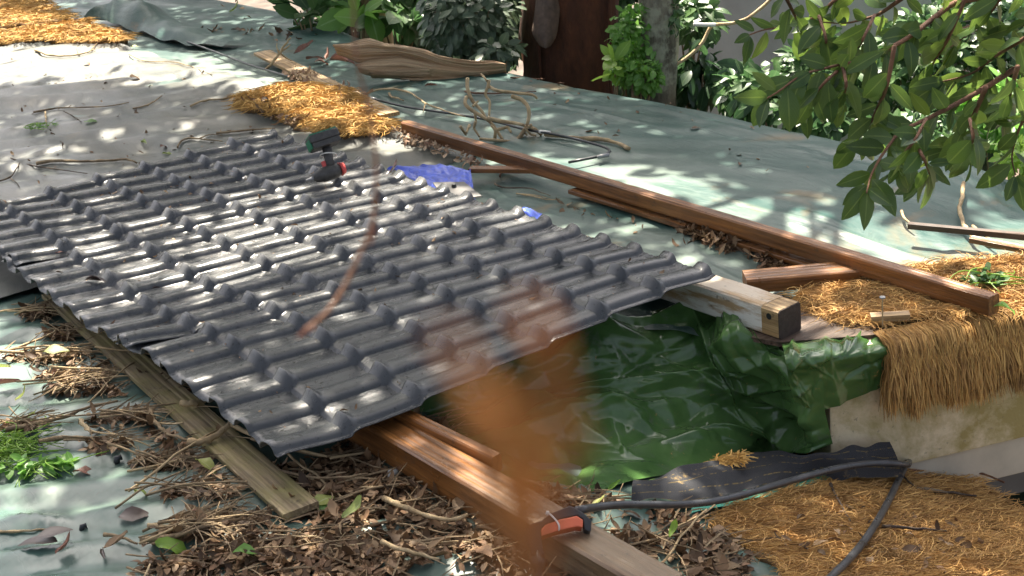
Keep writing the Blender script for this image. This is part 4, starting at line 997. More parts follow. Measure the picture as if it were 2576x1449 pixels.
for p, k in zip(ALLP, [220, 40, 60, 100, 50] + [42] * len(BANDS)):
    q = scatter(P(p, z_low), k); q = q[off_board(q)]; TW_T.append(np.c_[q, z_low(q[:, 0], q[:, 1]) + .008 + .03 * rng.random(len(q))])
TW_T = np.concatenate(TW_T); k = len(TW_T)
FX = fibres(TW_T, camx + rng.normal(0, .8, k), .05 + .09 * rng.random(k), .003, rng.normal(0, .35, k), .01 * rng.random(k))
tag(link('fine_twigs', ribbons('fine_twigs', FX, .0022 + .003 * rng.random(k)), None, M['twig']), 'fine dry stalks strewn through the foreground litter', None, None, 'stuff')
# the leaves and twigs on top of the heap, one by one
cnt = 0
ZN = {0: 'between the mossy board and the wet beam', 1: 'right of the wet beam end', 2: 'behind the wet beam', 3: 'along the left side of the mossy board'}
for zi, (p, k) in enumerate(zip([CARPET, RIGHT, RIGHT2, BOARDL] + BANDS, [120, 44, 8, 12] + [7] * len(BANDS))):
    q = scatter(P(p, z_low), k); q = q[off_board(q)]; k = len(q); F_ = lit_frames(k, .28)
    for i in range(k):
        o = leaf_obj('dead_leaf', 'dead', TPL_DEAD, M['dead'], (q[i, 0], q[i, 1], float(z_low(q[i, 0], q[i, 1])) + .012 + .016 * rng.random()), F_[i], .034 + .034 * rng.random())
        zt = ZN.get(zi, 'in the litter bands on the teal tarpaulin'); tag(o, 'curled brown dead leaf ' + zt, 'leaf', 'dead leaves ' + zt); cnt += 1
tw_me = []
for i in range(8):
    L = .09 + .02 * i; n = 7; t = np.linspace(-.5, .5, n)
    pts = np.c_[t * L, .03 * L * np.sin(t * 4 + i) + rng.normal(0, .008 * L, n), .03 * L * np.cos(t * 4 + i)]
    mb = MB().tube(pts, (.0016 + .0004 * (i % 4)) * np.linspace(1.1, .7, n), 5)
    if i % 2: mb.tube([pts[3], pts[3] + np.array([.18 * L, .16 * L, .02])], [.0014, .0008], 5)
    me = mb.mesh('twig'); me.materials.append(M['twig'] if i % 3 else M['twig_tan']); tw_me.append(me)
ZN[4] = 'under the left sheet edge'
for zi, (p, k) in enumerate(zip([CARPET, RIGHT, RIGHT2, BOARDL, STRIP] + BANDS, [56, 22, 10, 14, 8] + [8] * len(BANDS))):
    q = scatter(P(p, z_low), k); q = q[off_board(q)]; k = len(q)
    for i in range(k):
        o = link('twig', tw_me[int(rng.integers(0, 8))])
        o.matrix_world = Matrix.Translation((q[i, 0], q[i, 1], float(z_low(q[i, 0], q[i, 1])) + .018 + .025 * rng.random())) @ Matrix.Rotation(camx + rng.normal(0, .6), 4, 'Z') @ Matrix.Rotation(rng.normal(0, .1), 4, 'Y') @ Matrix.Scale(.7 + .9 * rng.random(), 4)
        zt = ZN.get(zi, 'in the litter bands on the teal tarpaulin'); tag(o, 'short broken twig ' + zt, 'twig', 'short twigs ' + zt)
# debris on the upper roof
litter([[(1690, 556), (1800, 590), (1900, 612), (2060, 660), (2170, 715), (2090, 705), (1950, 690), (1840, 640), (1720, 596)]], [1500], z_right, TPL_DEAD, .018, .05, .03, M['dead'], 'bark_debris', 'dark damp leaf debris along the foot of the long beam', .5)
litter([[(2030, 735), (2110, 715), (2190, 722), (2230, 750), (2150, 760)]], [300], z_right, TPL_DEAD, .02, .05, .02, M['dead'], 'bark_debris', 'dry brown debris between the wooden block and the coir', .5)
FL = m_leaf('tan_flake', [(.30, .20, .12), (.48, .36, .24), (.22, .13, .08), (.40, .28, .2)], None, .7, .1, 0, .3); M['flake'] = FL
litter([[(700, 172), (790, 190), (905, 236), (968, 292), (925, 298), (860, 262), (780, 224), (725, 196)], [(985, 325), (1040, 345), (1130, 385), (1240, 425), (1180, 418), (1080, 380), (1000, 350)]], [520, 160], lambda u, v: z_left(u, v) + .02, TPL_DEAD, .02, .055, .025, FL, 'bark_flakes', 'pale dry bark flakes beside the ridge plank and the far beam end', .6)
litter([[(960, 112), (1050, 118), (1180, 138), (1270, 150), (1200, 152), (1080, 140), (980, 128)], [(560, 20), (700, 10), (720, 40), (600, 60)], [(330, 60), (700, 80), (900, 100), (700, 110)]], [220, 30, 40], z_right, TPL_DEAD, .03, .08, .015, M['dead'], 'leaf_scatter', 'brown leaf scraps along the far roof edge', .5)
litter([[(400, 250), (700, 330), (560, 420), (0, 480), (0, 250)], [(0, 130), (500, 180), (560, 240), (0, 240)]], [70, 30], z_left, TPL_DEAD, .012, .04, .004, M['dead'], 'leaf_scatter', 'tiny dark scraps dotted over the grey left tarpaulin', .4)
litter([[(1300, 200), (1700, 230), (2100, 330), (2400, 420), (2200, 560), (1800, 440), (1450, 330)], [(1380, 500), (1880, 640), (1800, 650), (1400, 530)]], [110, 30], z_right, TPL_DEAD, .012, .05, .004, M['dead'], 'leaf_scatter', 'small brown scraps dotted over the right tarpaulin', .4)
litter([[(600, 252), (700, 262), (780, 300), (740, 322), (650, 292)]], [60], lambda u, v: z_left(u, v) + .04, TPL_DEAD, .03, .06, .02, M['dead'], 'leaf_scatter', 'dark scraps caught in the golden coir mat', .5)
litter([[(1900, 1300), (2200, 1260), (2450, 1290), (2500, 1440), (2100, 1440), (1960, 1400)], [(2240, 700), (2560, 690), (2560, 740), (2300, 740)]], [70, 20], lambda u, v: np.maximum(z_low(u, v), np.where(np.asarray(v) > -.6 + 0 * np.asarray(u), -9, -9)) + .035, TPL_DEAD, .02, .05, .01, M['dead'], 'leaf_scatter', 'dark leaf scraps caught in the lower coir mat', .5)

_q = np.stack([rng.random(420) * 1.5 + .02, rng.random(420) * 2.95], 1); _T = np.c_[_q, z_sheet(_q[:, 0], _q[:, 1]) + .012]
tag(link('leaf_scatter', inst_mesh('leaf_scatter', TPL_DEAD, _T, lit_frames(420, .25), .006 + .022 * rng.random(420) ** 3), None, M['dead']), 'tiny dark crumbs and scraps sprinkled over the roofing sheets', None, None, 'stuff')

# single leaves one can point to
def one_leaf(px, zf, size, mat, label, ang, lift=.012, tilt=.25, tpl=TPL_DEAD, key='dead'):
    p = on(*px, zf); a = camx + ang
    Mx = frames(np.array([[math.cos(a), math.sin(a), .1]]), np.array([[rng.normal(0, tilt), rng.normal(0, tilt), 1.0]]))[0]
    o = leaf_obj('leaf', key, tpl, mat, p + np.array([0, 0, lift]) - Mx[:, 1] * size * .5, Mx, size)
    return tag(o, label, 'leaf')
DB_ = m_leaf('dark_brown_leaf', [(.035, .02, .015), (.06, .035, .028)], None, .4, .05, 0); M['dead_dark'] = DB_
one_leaf((95, 1374), zw, .12, DB_, 'dark pointed dead leaf, left one of a pair at lower left', 2.9, .022, .15, TPL_GREEN, 'green')
one_leaf((140, 1366), zw, .095, DB_, 'rounded dark brown dead leaf, right one of a pair at lower left', .3, .03, .15, TPL_OVAL, 'oval')
one_leaf((180, 1393), zw, .075, M['dead_red'], 'small reddish curled leaf right of the dark leaf pair', .2, .015)
one_leaf((340, 1304), zw, .085, DB_, 'dark curled leaf alone on the bright teal tarpaulin', .1, .015)
one_leaf((262, 1404), zw, .06, DB_, 'dark purple curled leaf left of a tan leaf near the bottom', 2.0, .015)
one_leaf((305, 1388), zw, .085, M['flake'], 'tan boat shaped leaf near the bottom left', .1, .02)
one_leaf((398, 1372), zw, .08, M['flake'], 'tan upright leaf at the left tip of the litter', .6, .02, .5)
one_leaf((222, 1195), zw, .08, M['dead_red'], 'reddish brown leaf at the end of the green vine', .1, .02)
one_leaf((25, 975), zw, .09, M['dead_red'], 'brown leaf at the left edge in the litter', .2, .02)
one_leaf((148, 912), zw, .085, M['yellow_leaf'], 'yellow leaf in the sunny upper left litter', .1, .05)
one_leaf((12, 950), zw, .07, M['yellow_leaf'], 'yellow leaf at the left edge of the litter', .0, .04)
one_leaf((68, 1016), zw, .07, M['yellow_leaf'], 'yellow green leaf left of the second litter band', .0, .02)
one_leaf((88, 1071), zw, .05, M['yellow_leaf'], 'small yellow green leaf above the green clippings', .0, .03)
one_leaf((528, 1192), zw, .085, M['yellow_leaf'], 'pale green leaf left of the mossy board foot', -.5, .04)
one_leaf((361, 1250), zw, .05, M['yellow_leaf'], 'pale yellow leaf at the tip of a litter band', 1.0, .03)
one_leaf((820, 1288), zw, .075, M['yellow_leaf'], 'pale mottled leaf at the end of the mossy board', .8, .04)
one_leaf((836, 1302), zw, .07, M['green_fresh'], 'green leaf under the pale mottled one by the board end', .1, .035)
one_leaf((455, 1405), zw, .11, M['green_lime'], 'bright green narrow blade in the front litter', -.05, .05)
one_leaf((633, 1423), zw, .075, M['green_fresh'], 'glossy green leaf at the bottom of the litter', .3, .05)
one_leaf((912, 1332), zw, .09, M['yellow_leaf'], 'pale green leaf in the dark litter centre', .2, .05)
one_leaf((1648, 1252), zw, .05, M['green_lime'], 'bright green leaf left of the shade cloth', -.3, .05, .15, TPL_OVAL, 'oval')
one_leaf((1550, 1258), zw, .045, M['green_lime'], 'small lime leaf above the saw tube', .4, .04)
one_leaf((1512, 1311), zw, .05, M['yellow_leaf'], 'small pale green leaf right of the saw handle', .1, .05)
one_leaf((1700, 1380), zw, .05, M['green_lime'], 'small green leaf with a stalk right of the beam end', .9, .05)
one_leaf((505, 1000 + 316), zw, .06, M['dead_red'], 'reddish leaf beside the front litter band', .6, .04)
one_leaf((362, 362), zl, .085, M['yellow_leaf'], 'pale green leaf on the grey tarpaulin behind the sheets', 2.2, .012)
one_leaf((232, 308), zl, .085, M['green_fresh'], 'dark green leaf on the grey tarpaulin', .0, .012)
one_leaf((427, 388), zl, .075, M['yellow_leaf'], 'flat yellowish leaf near the top sheet corner', .0, .01)
one_leaf((418, 370), zl, .06, M['dead_red'], 'reddish leaf above the flat yellowish one', .6, .015)
one_leaf((340, 122), zl, .06, M['yellow_leaf'], 'yellow leaf below the far left coir mat tip', .0, .02)
one_leaf((222, 163), zl, .07, M['flake'], 'tan curled leaf on the sunny far tarpaulin', -.4, .02)
one_leaf((345, 198), zl, .09, M['flake'], 'tan leaf on the fold edge of the grey tarpaulin', .0, .02)
one_leaf((1300, 184), zr, .16, M['green_dark'], 'dark green leaf tucked by the palm sheath tip', -.1, .02)
one_leaf((602, 78), zr, .12, M['dead'], 'brown leaf on the shaded far tarpaulin', .0, .02)
one_leaf((600, 32), zr, .14, M['yellow_leaf'], 'green yellow leaf at the far top edge', .0, .02)
one_leaf((225, 3), zl, .12, M['dead_red'], 'reddish leaf at the top edge near the coir', .0, .02)
one_leaf((1085, 220), zr, .07, M['dead_red'], 'small brown leaf below the palm sheath', .0, .015)
one_leaf((1440, 197), zr, .06, M['yellow_leaf'], 'yellow leaf tip standing at the reddish stalk end', 1.6, .02, .6)
one_leaf((2532, 787), lambda u, v: -.12, .08, M['green_fresh'], 'green leaf against the near end of the long beam', .1, .03)
zs = lambda u, v: z_sheet(u, v) + .01
one_leaf((243, 716), zs, .085, DB_, 'dark curled leaf on the sheets near the left edge', -.3, .02, .5)
one_leaf((155, 640), zs, .04, M['dead_red'], 'small brown leaf on the far left of the sheets', .3, .012)
one_leaf((1000, 440), zs, .09, DB_, 'dark leaf scrap on the sheet top behind the drill', .3, .015)
one_leaf((395, 730), zs, .03, DB_, 'tiny dark scrap on the sheets right of the curled leaf', .3, .01)
for px, lab, c, r in [((292, 1170), 'round black seed on the teal tarpaulin beside the litter', M['black_plastic'], .010), ((205, 1340), 'small dark seed pair alone on the lower left tarpaulin', M['black_plastic'], .008), ((982, 1211), 'white chalky flake on the dark litter by the beam', M['cable_tie'], .013)]:
    p = on(*px, z_low); k = MB()
    k.tube([p + np.array([0, 0, .001]), p + np.array([.3 * r, 0, .4 * r + .004]), p + np.array([.8 * r, .2 * r, r + .008]), p + np.array([1.6 * r, 0, 1.3 * r + .006]), p + np.array([2 * r, 0, r])], [.3 * r, .9 * r, r, .8 * r, .2 * r], 9)
    tag(k.build('seed' if 'seed' in lab else 'chalk_flake', c, None, 0, True), lab, 'seed' if 'seed' in lab else 'flake')

# green clippings and seedling
def clump(name, label, cpx, zf, rx, ry, n, size, mat, strands, h, cat):
    c = on(*cpx, zf); root = empty(name, tuple(c)); tag(root, label, cat)
    a = rng.random(n) * 6.28; r = np.sqrt(rng.random(n)); ex = np.array([CR[0][0], CR[0][1], 0]); ex /= np.linalg.norm(ex); ey = np.array([-ex[1], ex[0], 0])
    T = (np.cos(a) * r * rx)[:, None] * ex + (np.sin(a) * r * ry)[:, None] * ey; T[:, 2] += .01 + h * rng.random(n) * (1 - r * .6)
    d = rand_dir(n, -.2, .7); Mx = frames(d, rand_dir(n, .2, 1)); k0 = min(n, 40)
    o = link('foliage', inst_mesh('foliage', TPL_OVAL, T[k0:], Mx[k0:], size * (.6 + .8 * rng.random(n - k0))), root, mat); o['kind'] = 'stuff'
    for i in range(k0): leaf_obj('leaf', 'oval', TPL_OVAL, mat, T[i], Mx[i], size * (.8 + .6 * rng.random()), root)
    mb = MB()
    for i in range(strands):
        s = T[int(rng.integers(0, n))]; b_ = rng.random() * 6.28; L = .06 + .08 * rng.random()
        mb.tube(smooth_path([s, s + np.array([math.cos(b_), math.sin(b_), .25]) * L * .5, s + np.array([math.cos(b_ + .5), math.sin(b_ + .5), -.02]) * L], 7), .0016, 4)
    mb.build('stem', M['green_lime'], root, 0, True)
clump('green_clippings', 'heap of bright green wilted clippings at the left edge', (30, 1136), z_low, .085, .09, 380, .015, M['green_lime'], 170, .045, 'clippings')
clump('trailing_vine', 'trailing green vine with broad leaves below the clippings heap', (80, 1193), z_low, .13, .03, 80, .036, M['green_fresh'], 30, .05, 'vine')
clump('seedling', 'green weed seedling growing in the right coir mat', (2478, 722), lambda u, v: -.14, .06, .05, 60, .03, M['green_mid'], 16, .06, 'seedling')
clump('moss_patch', 'yellow green moss patch on the grey left tarpaulin', (105, 322), z_left, .10, .06, 160, .012, M['green_fresh'], 8, .01, 'moss')

# ------------------------------------------------------------------ garden behind the roof
UP = np.array(_up); RT = CR[0]; FWH = np.cross(UP, RT)
def tree_tube(pts, rad, n, amp):
    mb = MB(); mb.tube(pts, rad, n); V = np.array(mb.v)
    V += rng.normal(0, amp, V.shape); mb.v = [tuple(p) for p in V]; return mb
b0 = at_depth(1645, 225, 7.9); b0 = b0 - UP * 2.9
tree = empty('tree', tuple(b0)); tag(tree, 'lichen spotted grey tree trunk with climbing creeper at the roof edge', 'tree')
hs_ = np.linspace(0, 8.0, 34)
pts = np.array([UP * h_ + RT * (.03 * math.sin(h_ * .9)) for h_ in hs_]); tree_tube(pts, .125 - .004 * hs_, 18, .006).build('trunk', M['bark'], tree, 0, True)
def limb(root, p0, p1, r0, r1, mat, sag=.3, name='limb'):
    n = 10; t = np.linspace(0, 1, n)[:, None]; q = np.array(p0) * (1 - t) + np.array(p1) * t + UP * (sag * np.sin(np.pi * t)); q[1:-1] += rng.normal(0, .05, (n - 2, 3))
    MB().tube(q - np.array(root.location), np.linspace(r0, r1, n), 8).build(name, mat, root, 0, True)
tb2 = at_depth(1432, 200, 9.0) - UP * 2.6  # trunk shape added to fill a dark red-brown gap
t2 = empty('tree', tuple(tb2)); tag(t2, 'broad dark reddish brown trunk added to fill the dark gap behind the roof edge', 'tree')
hs2 = np.linspace(0, 4.2, 20); tree_tube(np.array([UP * h_ for h_ in hs2]), .34 - .012 * hs2, 22, .012).build('trunk', M['bark_red'], t2, 0, True)
for k_ in range(5):
    a_ = at_depth(1350 + 45 * k_, 60, 8.62) ; MB().tube(smooth_path([a_ + UP * 1.5 - tb2, a_ - tb2, a_ - UP * 1.5 - tb2 + RT * .1], 12), .012, 6).build('hanging_root', M['bark_red'], t2, 0, True)
# leaning tan trunk at far left of the plants
b3 = at_depth(945, 75, 10.2)
t3 = empty('tree', tuple(b3 - UP * 2.6)); tag(t3, 'pale tan leaning trunk between the broad leaved plants at the top', 'tree')
tree_tube(np.array([UP * h_ - RT * .12 * (h_ - 2.6) for h_ in np.linspace(0, 7.0, 24)]), .12, 14, .006).build('trunk', M['bark_tan'], t3, 0, True)

def shrub(name, label, px, depth, rx, ry, rz, n, size, tpl, key, mat, parts, cat='shrub', droop=.35, group=None, shell=.55, stems=7, smat='twig'):
    c = at_depth(*px, depth); k = CF * 1288 / depth; R3 = np.array([rx / k, ry / k, rz])
    base = c - UP * (R3[1] + .5)
    root = empty(name, tuple(base)); tag(root, label, cat, group)
    d = rand_dir(n); r = shell + (1 - shell) * rng.random(n) ** .7; r = r * (.85 + .3 * vn(d[:, 0] * 3 + px[0], d[:, 1] * 3 + d[:, 2] * 2))
    o3 = d * r[:, None] * R3
    T = c - base + o3[:, :1] * RT + o3[:, 1:2] * UP + o3[:, 2:] * FWH
    dr = d[:, :1] * RT + d[:, 1:2] * UP + d[:, 2:] * FWH
    ld = dr * .7 + rng.normal(0, .55, (n, 3)) - UP * droop
    nr = dr * .5 + UP * .7 - FWH * .35 + rng.normal(0, .35, (n, 3))
    Mx = frames(ld, nr); S = size * (.6 + .7 * rng.random(n))
    front = np.argsort((T @ FWH) + .3 * rng.random(n)); vis = front[:parts]; rest = front[parts:]
    if len(rest):
        o = link('foliage', inst_mesh('foliage', tpl, T[rest], Mx[rest], S[rest]), root, mat); o['kind'] = 'stuff'
    for i in vis: leaf_obj('leaf', key, tpl, mat, T[i], Mx[i], S[i], root)
    if stems:
        mb = MB()
        for i in range(stems):
            e = T[int(rng.integers(0, n))] * np.array([.9, .9, .9]); mb.tube(smooth_path([np.zeros(3), UP * R3[1] * .6 + e * .15, e], 8), np.linspace(.014, .004, 8) * (depth / 8), 5)
        mb.build('stem', M[smat], root, 0, True)
    return root
OV = (TPL_OVAL, 'oval'); GR = (TPL_GREEN, 'green')
shrub('rubber_plant', 'glossy rubber plant with big upright oval leaves at the top', (800, 18), 10.0, 80, 45, .3, 44, .24, *OV, M['green_mid'], 44, 'plant', -.4, shell=.3)
shrub('broadleaf_plant', 'broad leaved plant with sunlit oval leaves right of the tan trunk', (1010, 35), 9.9, 75, 55, .3, 60, .19, *OV, M['green_mid'], 60, 'plant', -.2, shell=.3)
shrub('broadleaf_plant', 'pale broad leaves directly in front of the tan trunk', (905, 40), 9.7, 40, 32, .15, 12, .22, *OV, M['green_fresh'], 12, 'plant', -.2, shell=.3)
shrub('ivy_bush', 'dense dull green ivy bush hanging over the far roof edge', (1180, 45), 8.75, 125, 105, .35, 900, .085, *OV, M['green_ivy'], 200, 'bush', .7)
shrub('ivy_bush', 'small low ivy clump at the foot of the dark trunk', (1250, 125), 8.4, 55, 25, .15, 90, .085, *OV, M['green_ivy'], 70, 'bush', .6)
shrub('creeper', 'light green creeper climbing the left side of the grey trunk', (1590, 110), 7.75, 55, 115, .10, 520, .05, *OV, M['green_fresh'], 180, 'creeper', .5, stems=9)
shrub('creeper', 'creeper leaves on the right side of the grey trunk', (1690, 40), 7.72, 26, 60, .08, 130, .05, *OV, M['green_mid'], 80, 'creeper', .5, stems=3)
shrub('creeper', 'bushy creeper base hiding the foot of the grey trunk', (1610, 185), 7.65, 75, 45, .12, 330, .05, *OV, M['green_fresh'], 120, 'creeper', .3, stems=6)
shrub('epiphyte', 'pale green leaf rosette sprouting left of the grey trunk', (1550, 160), 7.6, 40, 30, .05, 16, .12, *OV, M['green_lime'], 16, 'plant', -.1, shell=.2, stems=2)
shrub('shrub', 'variegated shrub right of the grey trunk at the top', (1745, 40), 8.2, 60, 60, .3, 260, .11, *GR, M['green_mid'], 100)
shrub('schefflera', 'dark drooping long leaved plant in front of the pale wall', (1760, 180), 8.0, 60, 70, .2, 150, .15, *GR, M['green_dark'], 110, 'plant', 1.0)
shrub('shrub', 'dark shrub hanging over the roof edge in front of the wall', (1900, 230), 7.6, 80, 60, .3, 420, .10, *GR, M['green_mid'], 120, droop=.7)
shrub('shrub', 'small leaved shrub behind the middle of the overhanging branch', (2080, 190), 8.2, 110, 130, .4, 1000, .085, *GR, M['green_mid'], 160)
shrub('shrub', 'dense leafy bush low behind the branch tips', (2050, 290), 7.0, 110, 40, .25, 500, .07, *OV, M['green_mid'], 120)
shrub('shrub', 'tall sunlit bush behind the right side of the branch', (2330, 160), 7.8, 150, 170, .5, 1500, .085, *GR, M['green_mid'], 200)
shrub('shrub', 'bright sunlit bush at the right edge behind the roof', (2530, 290), 6.9, 100, 90, .35, 800, .075, *OV, M['green_fresh'], 160)
shrub('shrub', 'dark bush in the upper right corner behind the branch', (2560, 90), 7.6, 130, 120, .4, 900, .09, *GR, M['green_dark'], 120)
shrub('shrub', 'low green bush along the roof edge below the branch', (2300, 330), 6.7, 130, 32, .25, 420, .075, *OV, M['green_mid'], 120)
shrub('fern', 'lime green fern tips at the right edge of the tarpaulin', (2560, 395), 5.4, 45, 32, .12, 130, .05, *GR, M['green_lime'], 100, 'fern', .1, stems=4)
for x_, l_ in ((500, 'left'), (1500, 'middle'), (2500, 'right')):  # out of view: added to keep low sky out of the roof reflections
    shrub('sky_screen_tree', 'unseen dark tree added beyond the roof to screen the low sky, %s of three' % l_, (x_, -1080), 13.5, 640, 760, 1.5, 1700, .36, *GR, M['green_dark'], 0, 'tree', group='unseen trees screening the low sky')
shrub('hedge', 'deep shaded dark foliage filling the gap behind the plants', (1130, -20), 13.0, 360, 190, .5, 2600, .20, *GR, M['green_dark'], 60, 'hedge')
shrub('hedge', 'dark foliage behind the grey trunk and the pale wall', (1750, 40), 12.4, 380, 330, .5, 2400, .20, *GR, M['green_dark'], 60, 'hedge')
shrub('hedge', 'dark tall hedge behind the right hand bushes', (2480, 150), 10.5, 340, 330, .5, 2600, .17, *GR, M['green_dark'], 60, 'hedge')
# pale wall behind the shrubs
g0 = at_depth(1690, 300, 10.2); g1 = at_depth(2420, 300, 8.2); gx = g1 - g0; gx -= UP * (gx @ UP); gl_ = np.linalg.norm(gx); gx /= gl_; gn = np.cross(gx, UP)
gc = (g0 + g1) / 2 - UP * 1.2
o, = [MB().box((0, 0, 0), gx * gl_ / 2, gn * .08, UP * 2.6).build('garden_wall', M['garden_wall'], None, .01)]
o.location = gc; tag(o, 'pale rendered wall glimpsed behind the shrubs on the right', 'wall')
# pale looping vine stem right of the trunk, palm sheath hanging on the dark trunk
q = [at_depth(x, y, 7.8) for x, y in [(1680, 172), (1715, 155), (1745, 132), (1768, 108), (1785, 70), (1790, 62), (1840, 60), (1880, 48), (1930, 8), (1960, -30)]]
tag(MB().tube(smooth_path(q, 40), .010, 7).build('climbing_vine', M['twig_tan'], None, 0, True), 'pale looping vine stem right of the grey trunk', 'vine')
q = [at_depth(x, y, 7.75) for x, y in [(1745, 62), (1770, 63), (1800, 63)]]
tag(MB().tube(smooth_path(q, 10), .012, 7).build('climbing_vine', M['cable_tie'], None, 0, True), 'short white stem piece joining the looping vine', 'vine')
hsd = 8.55
tl = [(1352, -60), (1348, 0), (1342, 50), (1338, 80), (1346, 98), (1358, 115)]; tr_ = [(1412, -60), (1410, 0), (1408, 40), (1404, 70), (1398, 95), (1386, 116)]
C = np.array([[at_depth(*a, hsd), (at_depth(*a, hsd) + at_depth(*b_, hsd)) / 2 - FWH * .07, at_depth(*b_, hsd)] for a, b_ in zip(tl, tr_)])
X = catmull(C, 30, 14); o0 = X[-1, 7]
o = link('palm_sheath', grid_mesh('palm_sheath', X[..., 0] - o0[0], X[..., 1] - o0[1], X[..., 2] - o0[2]), None, M['sheath_shaded']); o.location = o0
so = o.modifiers.new('thick', 'SOLIDIFY'); so.thickness = .01
tag(o, 'dry brown palm sheath hanging in front of the dark trunk', 'palm sheath')
# red dry leaves by the palm sheath
for px, a_, s_ in [((772, 143), .2, .16), ((800, 158), -.2, .15), ((835, 155), 1.2, .13), ((862, 166), -.7, .22), ((815, 165), .6, .12)]:
    one_leaf(px, zr, s_, M['dead_red'], 'reddish dry leaf %s the big palm sheath' % {772: 'farthest left of', 800: 'on the tarpaulin left of', 835: 'standing against the left end of', 862: 'bright and pointed at the mouth of', 815: 'lowest of those beside'}[px[0]], a_, .04, .6)

# overhanging branch with big glossy leaves
br = empty('tree_branch', tuple(at_depth(2700, -60, 3.1))); tag(br, 'overhanging branch with large glossy green leaves at the upper right', 'branch')
br0 = np.array(br.location)
TW = [([(2700, -60), (2560, -20), (2400, 5), (2330, 60), (2290, 92), (2240, 120), (2180, 150), (2110, 163), (2010, 188), (1960, 232), (1912, 256)], 3.0, .009), ([(2720, 120), (2620, 150), (2560, 168), (2480, 220), (2400, 265), (2330, 300), (2260, 332), (2212, 400), (2190, 442), (2180, 485)], 2.85, .008),
      ([(2540, -40), (2470, 60), (2400, 78), (2320, 84), (2260, 80)], 3.2, .006), ([(2480, 220), (2445, 300), (2405, 350), (2385, 380), (2350, 428), (2315, 448)], 2.85, .006), ([(2250, 115), (2232, 220), (2195, 300), (2172, 335), (2150, 360)], 2.95, .005),
      ([(2200, -40), (2100, 0), (2060, 40), (1990, 66), (1920, 74), (1880, 90)], 3.3, .006), ([(1960, -40), (1985, 10), (2010, 60), (2060, 95)], 3.3, .005), ([(2700, 220), (2600, 255), (2560, 330), (2542, 400), (2555, 440)], 2.8, .006), ([(2320, -40), (2210, 38), (2130, 60), (2070, 56)], 3.1, .006),
      ([(2130, 160), (2075, 205), (2040, 250), (2030, 262)], 3.0, .004), ([(2330, 300), (2300, 355), (2262, 402), (2255, 410)], 2.85, .004), ([(2680, 0), (2560, 70), (2450, 75), (2390, 120)], 3.1, .006), ([(2640, 60), (2520, 130), (2440, 190), (2370, 205)], 2.95, .006), ([(2440, -30), (2385, 100), (2345, 160), (2335, 235)], 3.15, .005),
      ([(2120, 163), (2130, 215), (2120, 250)], 2.95, .004), ([(2440, 300), (2450, 350), (2430, 385)], 2.8, .004), ([(2200, 38), (2170, 100), (2150, 140)], 3.05, .004), ([(2560, 168), (2540, 240), (2520, 290)], 2.8, .005), ([(2060, 40), (2080, 100), (2070, 140)], 3.25, .004), ([(2300, 355), (2325, 400), (2340, 440)], 2.82, .004)]
LT, LM, LS = [], [], []
for pts, dp, r in TW:
    dl = dp + .22 * np.sin(np.linspace(0, 3, len(pts)) + r * 900)
    q = smooth_path([at_depth(x, y, d_) for (x, y), d_ in zip(pts, dl)], max(14, 5 * len(pts)))
    MB().tube(q - br0, np.linspace(r, .0016, len(q)), 6).build('twig', M['twig_red'], br, 0, True)
    Ls = np.r_[0, np.cumsum(np.linalg.norm(np.diff(q, axis=0), axis=1))]; s = .05; side = 1
    while s < Ls[-1] + .004:
        p = np.array([np.interp(s, Ls, q[:, k]) for k in range(3)]); i = min(len(q) - 2, int(np.searchsorted(Ls, s)))
        td = q[i + 1] - q[i]; td /= np.linalg.norm(td)
        tipc = s > Ls[-1] - .03
        for rep in range(3 if tipc else 1):
            sv = np.cross(td, -FWH + .4 * rng.normal(0, 1, 3)); sv /= np.linalg.norm(sv)
            ld = td * (.55 + .3 * rng.random()) + side * sv * (.9 if not tipc else .5) - UP * (.3 + .45 * rng.random()) + rng.normal(0, .22, 3)
            nr = UP * .35 - FWH * (.6 + .5 * rng.random()) + RT * rng.normal(0, .6) + rng.normal(0, .25, 3)
            LT.append(p + ld / np.linalg.norm(ld) * .006); LM.append(frames(ld[None], nr[None])[0]); LS.append(.052 + .040 * rng.random()); side = -side
        s += .019 + .013 * rng.random()
LT = np.array(LT); LM = np.array(LM); LS = np.array(LS); print('branch leaves', len(LT))
idx = rng.permutation(len(LT)); 
for i in idx[:300]: leaf_obj('leaf', 'green', TPL_GREEN, M['green_ficus'], LT[i] - br0, LM[i], LS[i], br)
if len(idx) > 300:
    i = idx[300:]; o = link('foliage', inst_mesh('foliage', TPL_GREEN, LT[i] - br0, LM[i], LS[i]), br, M['green_ficus']); o['kind'] = 'stuff'

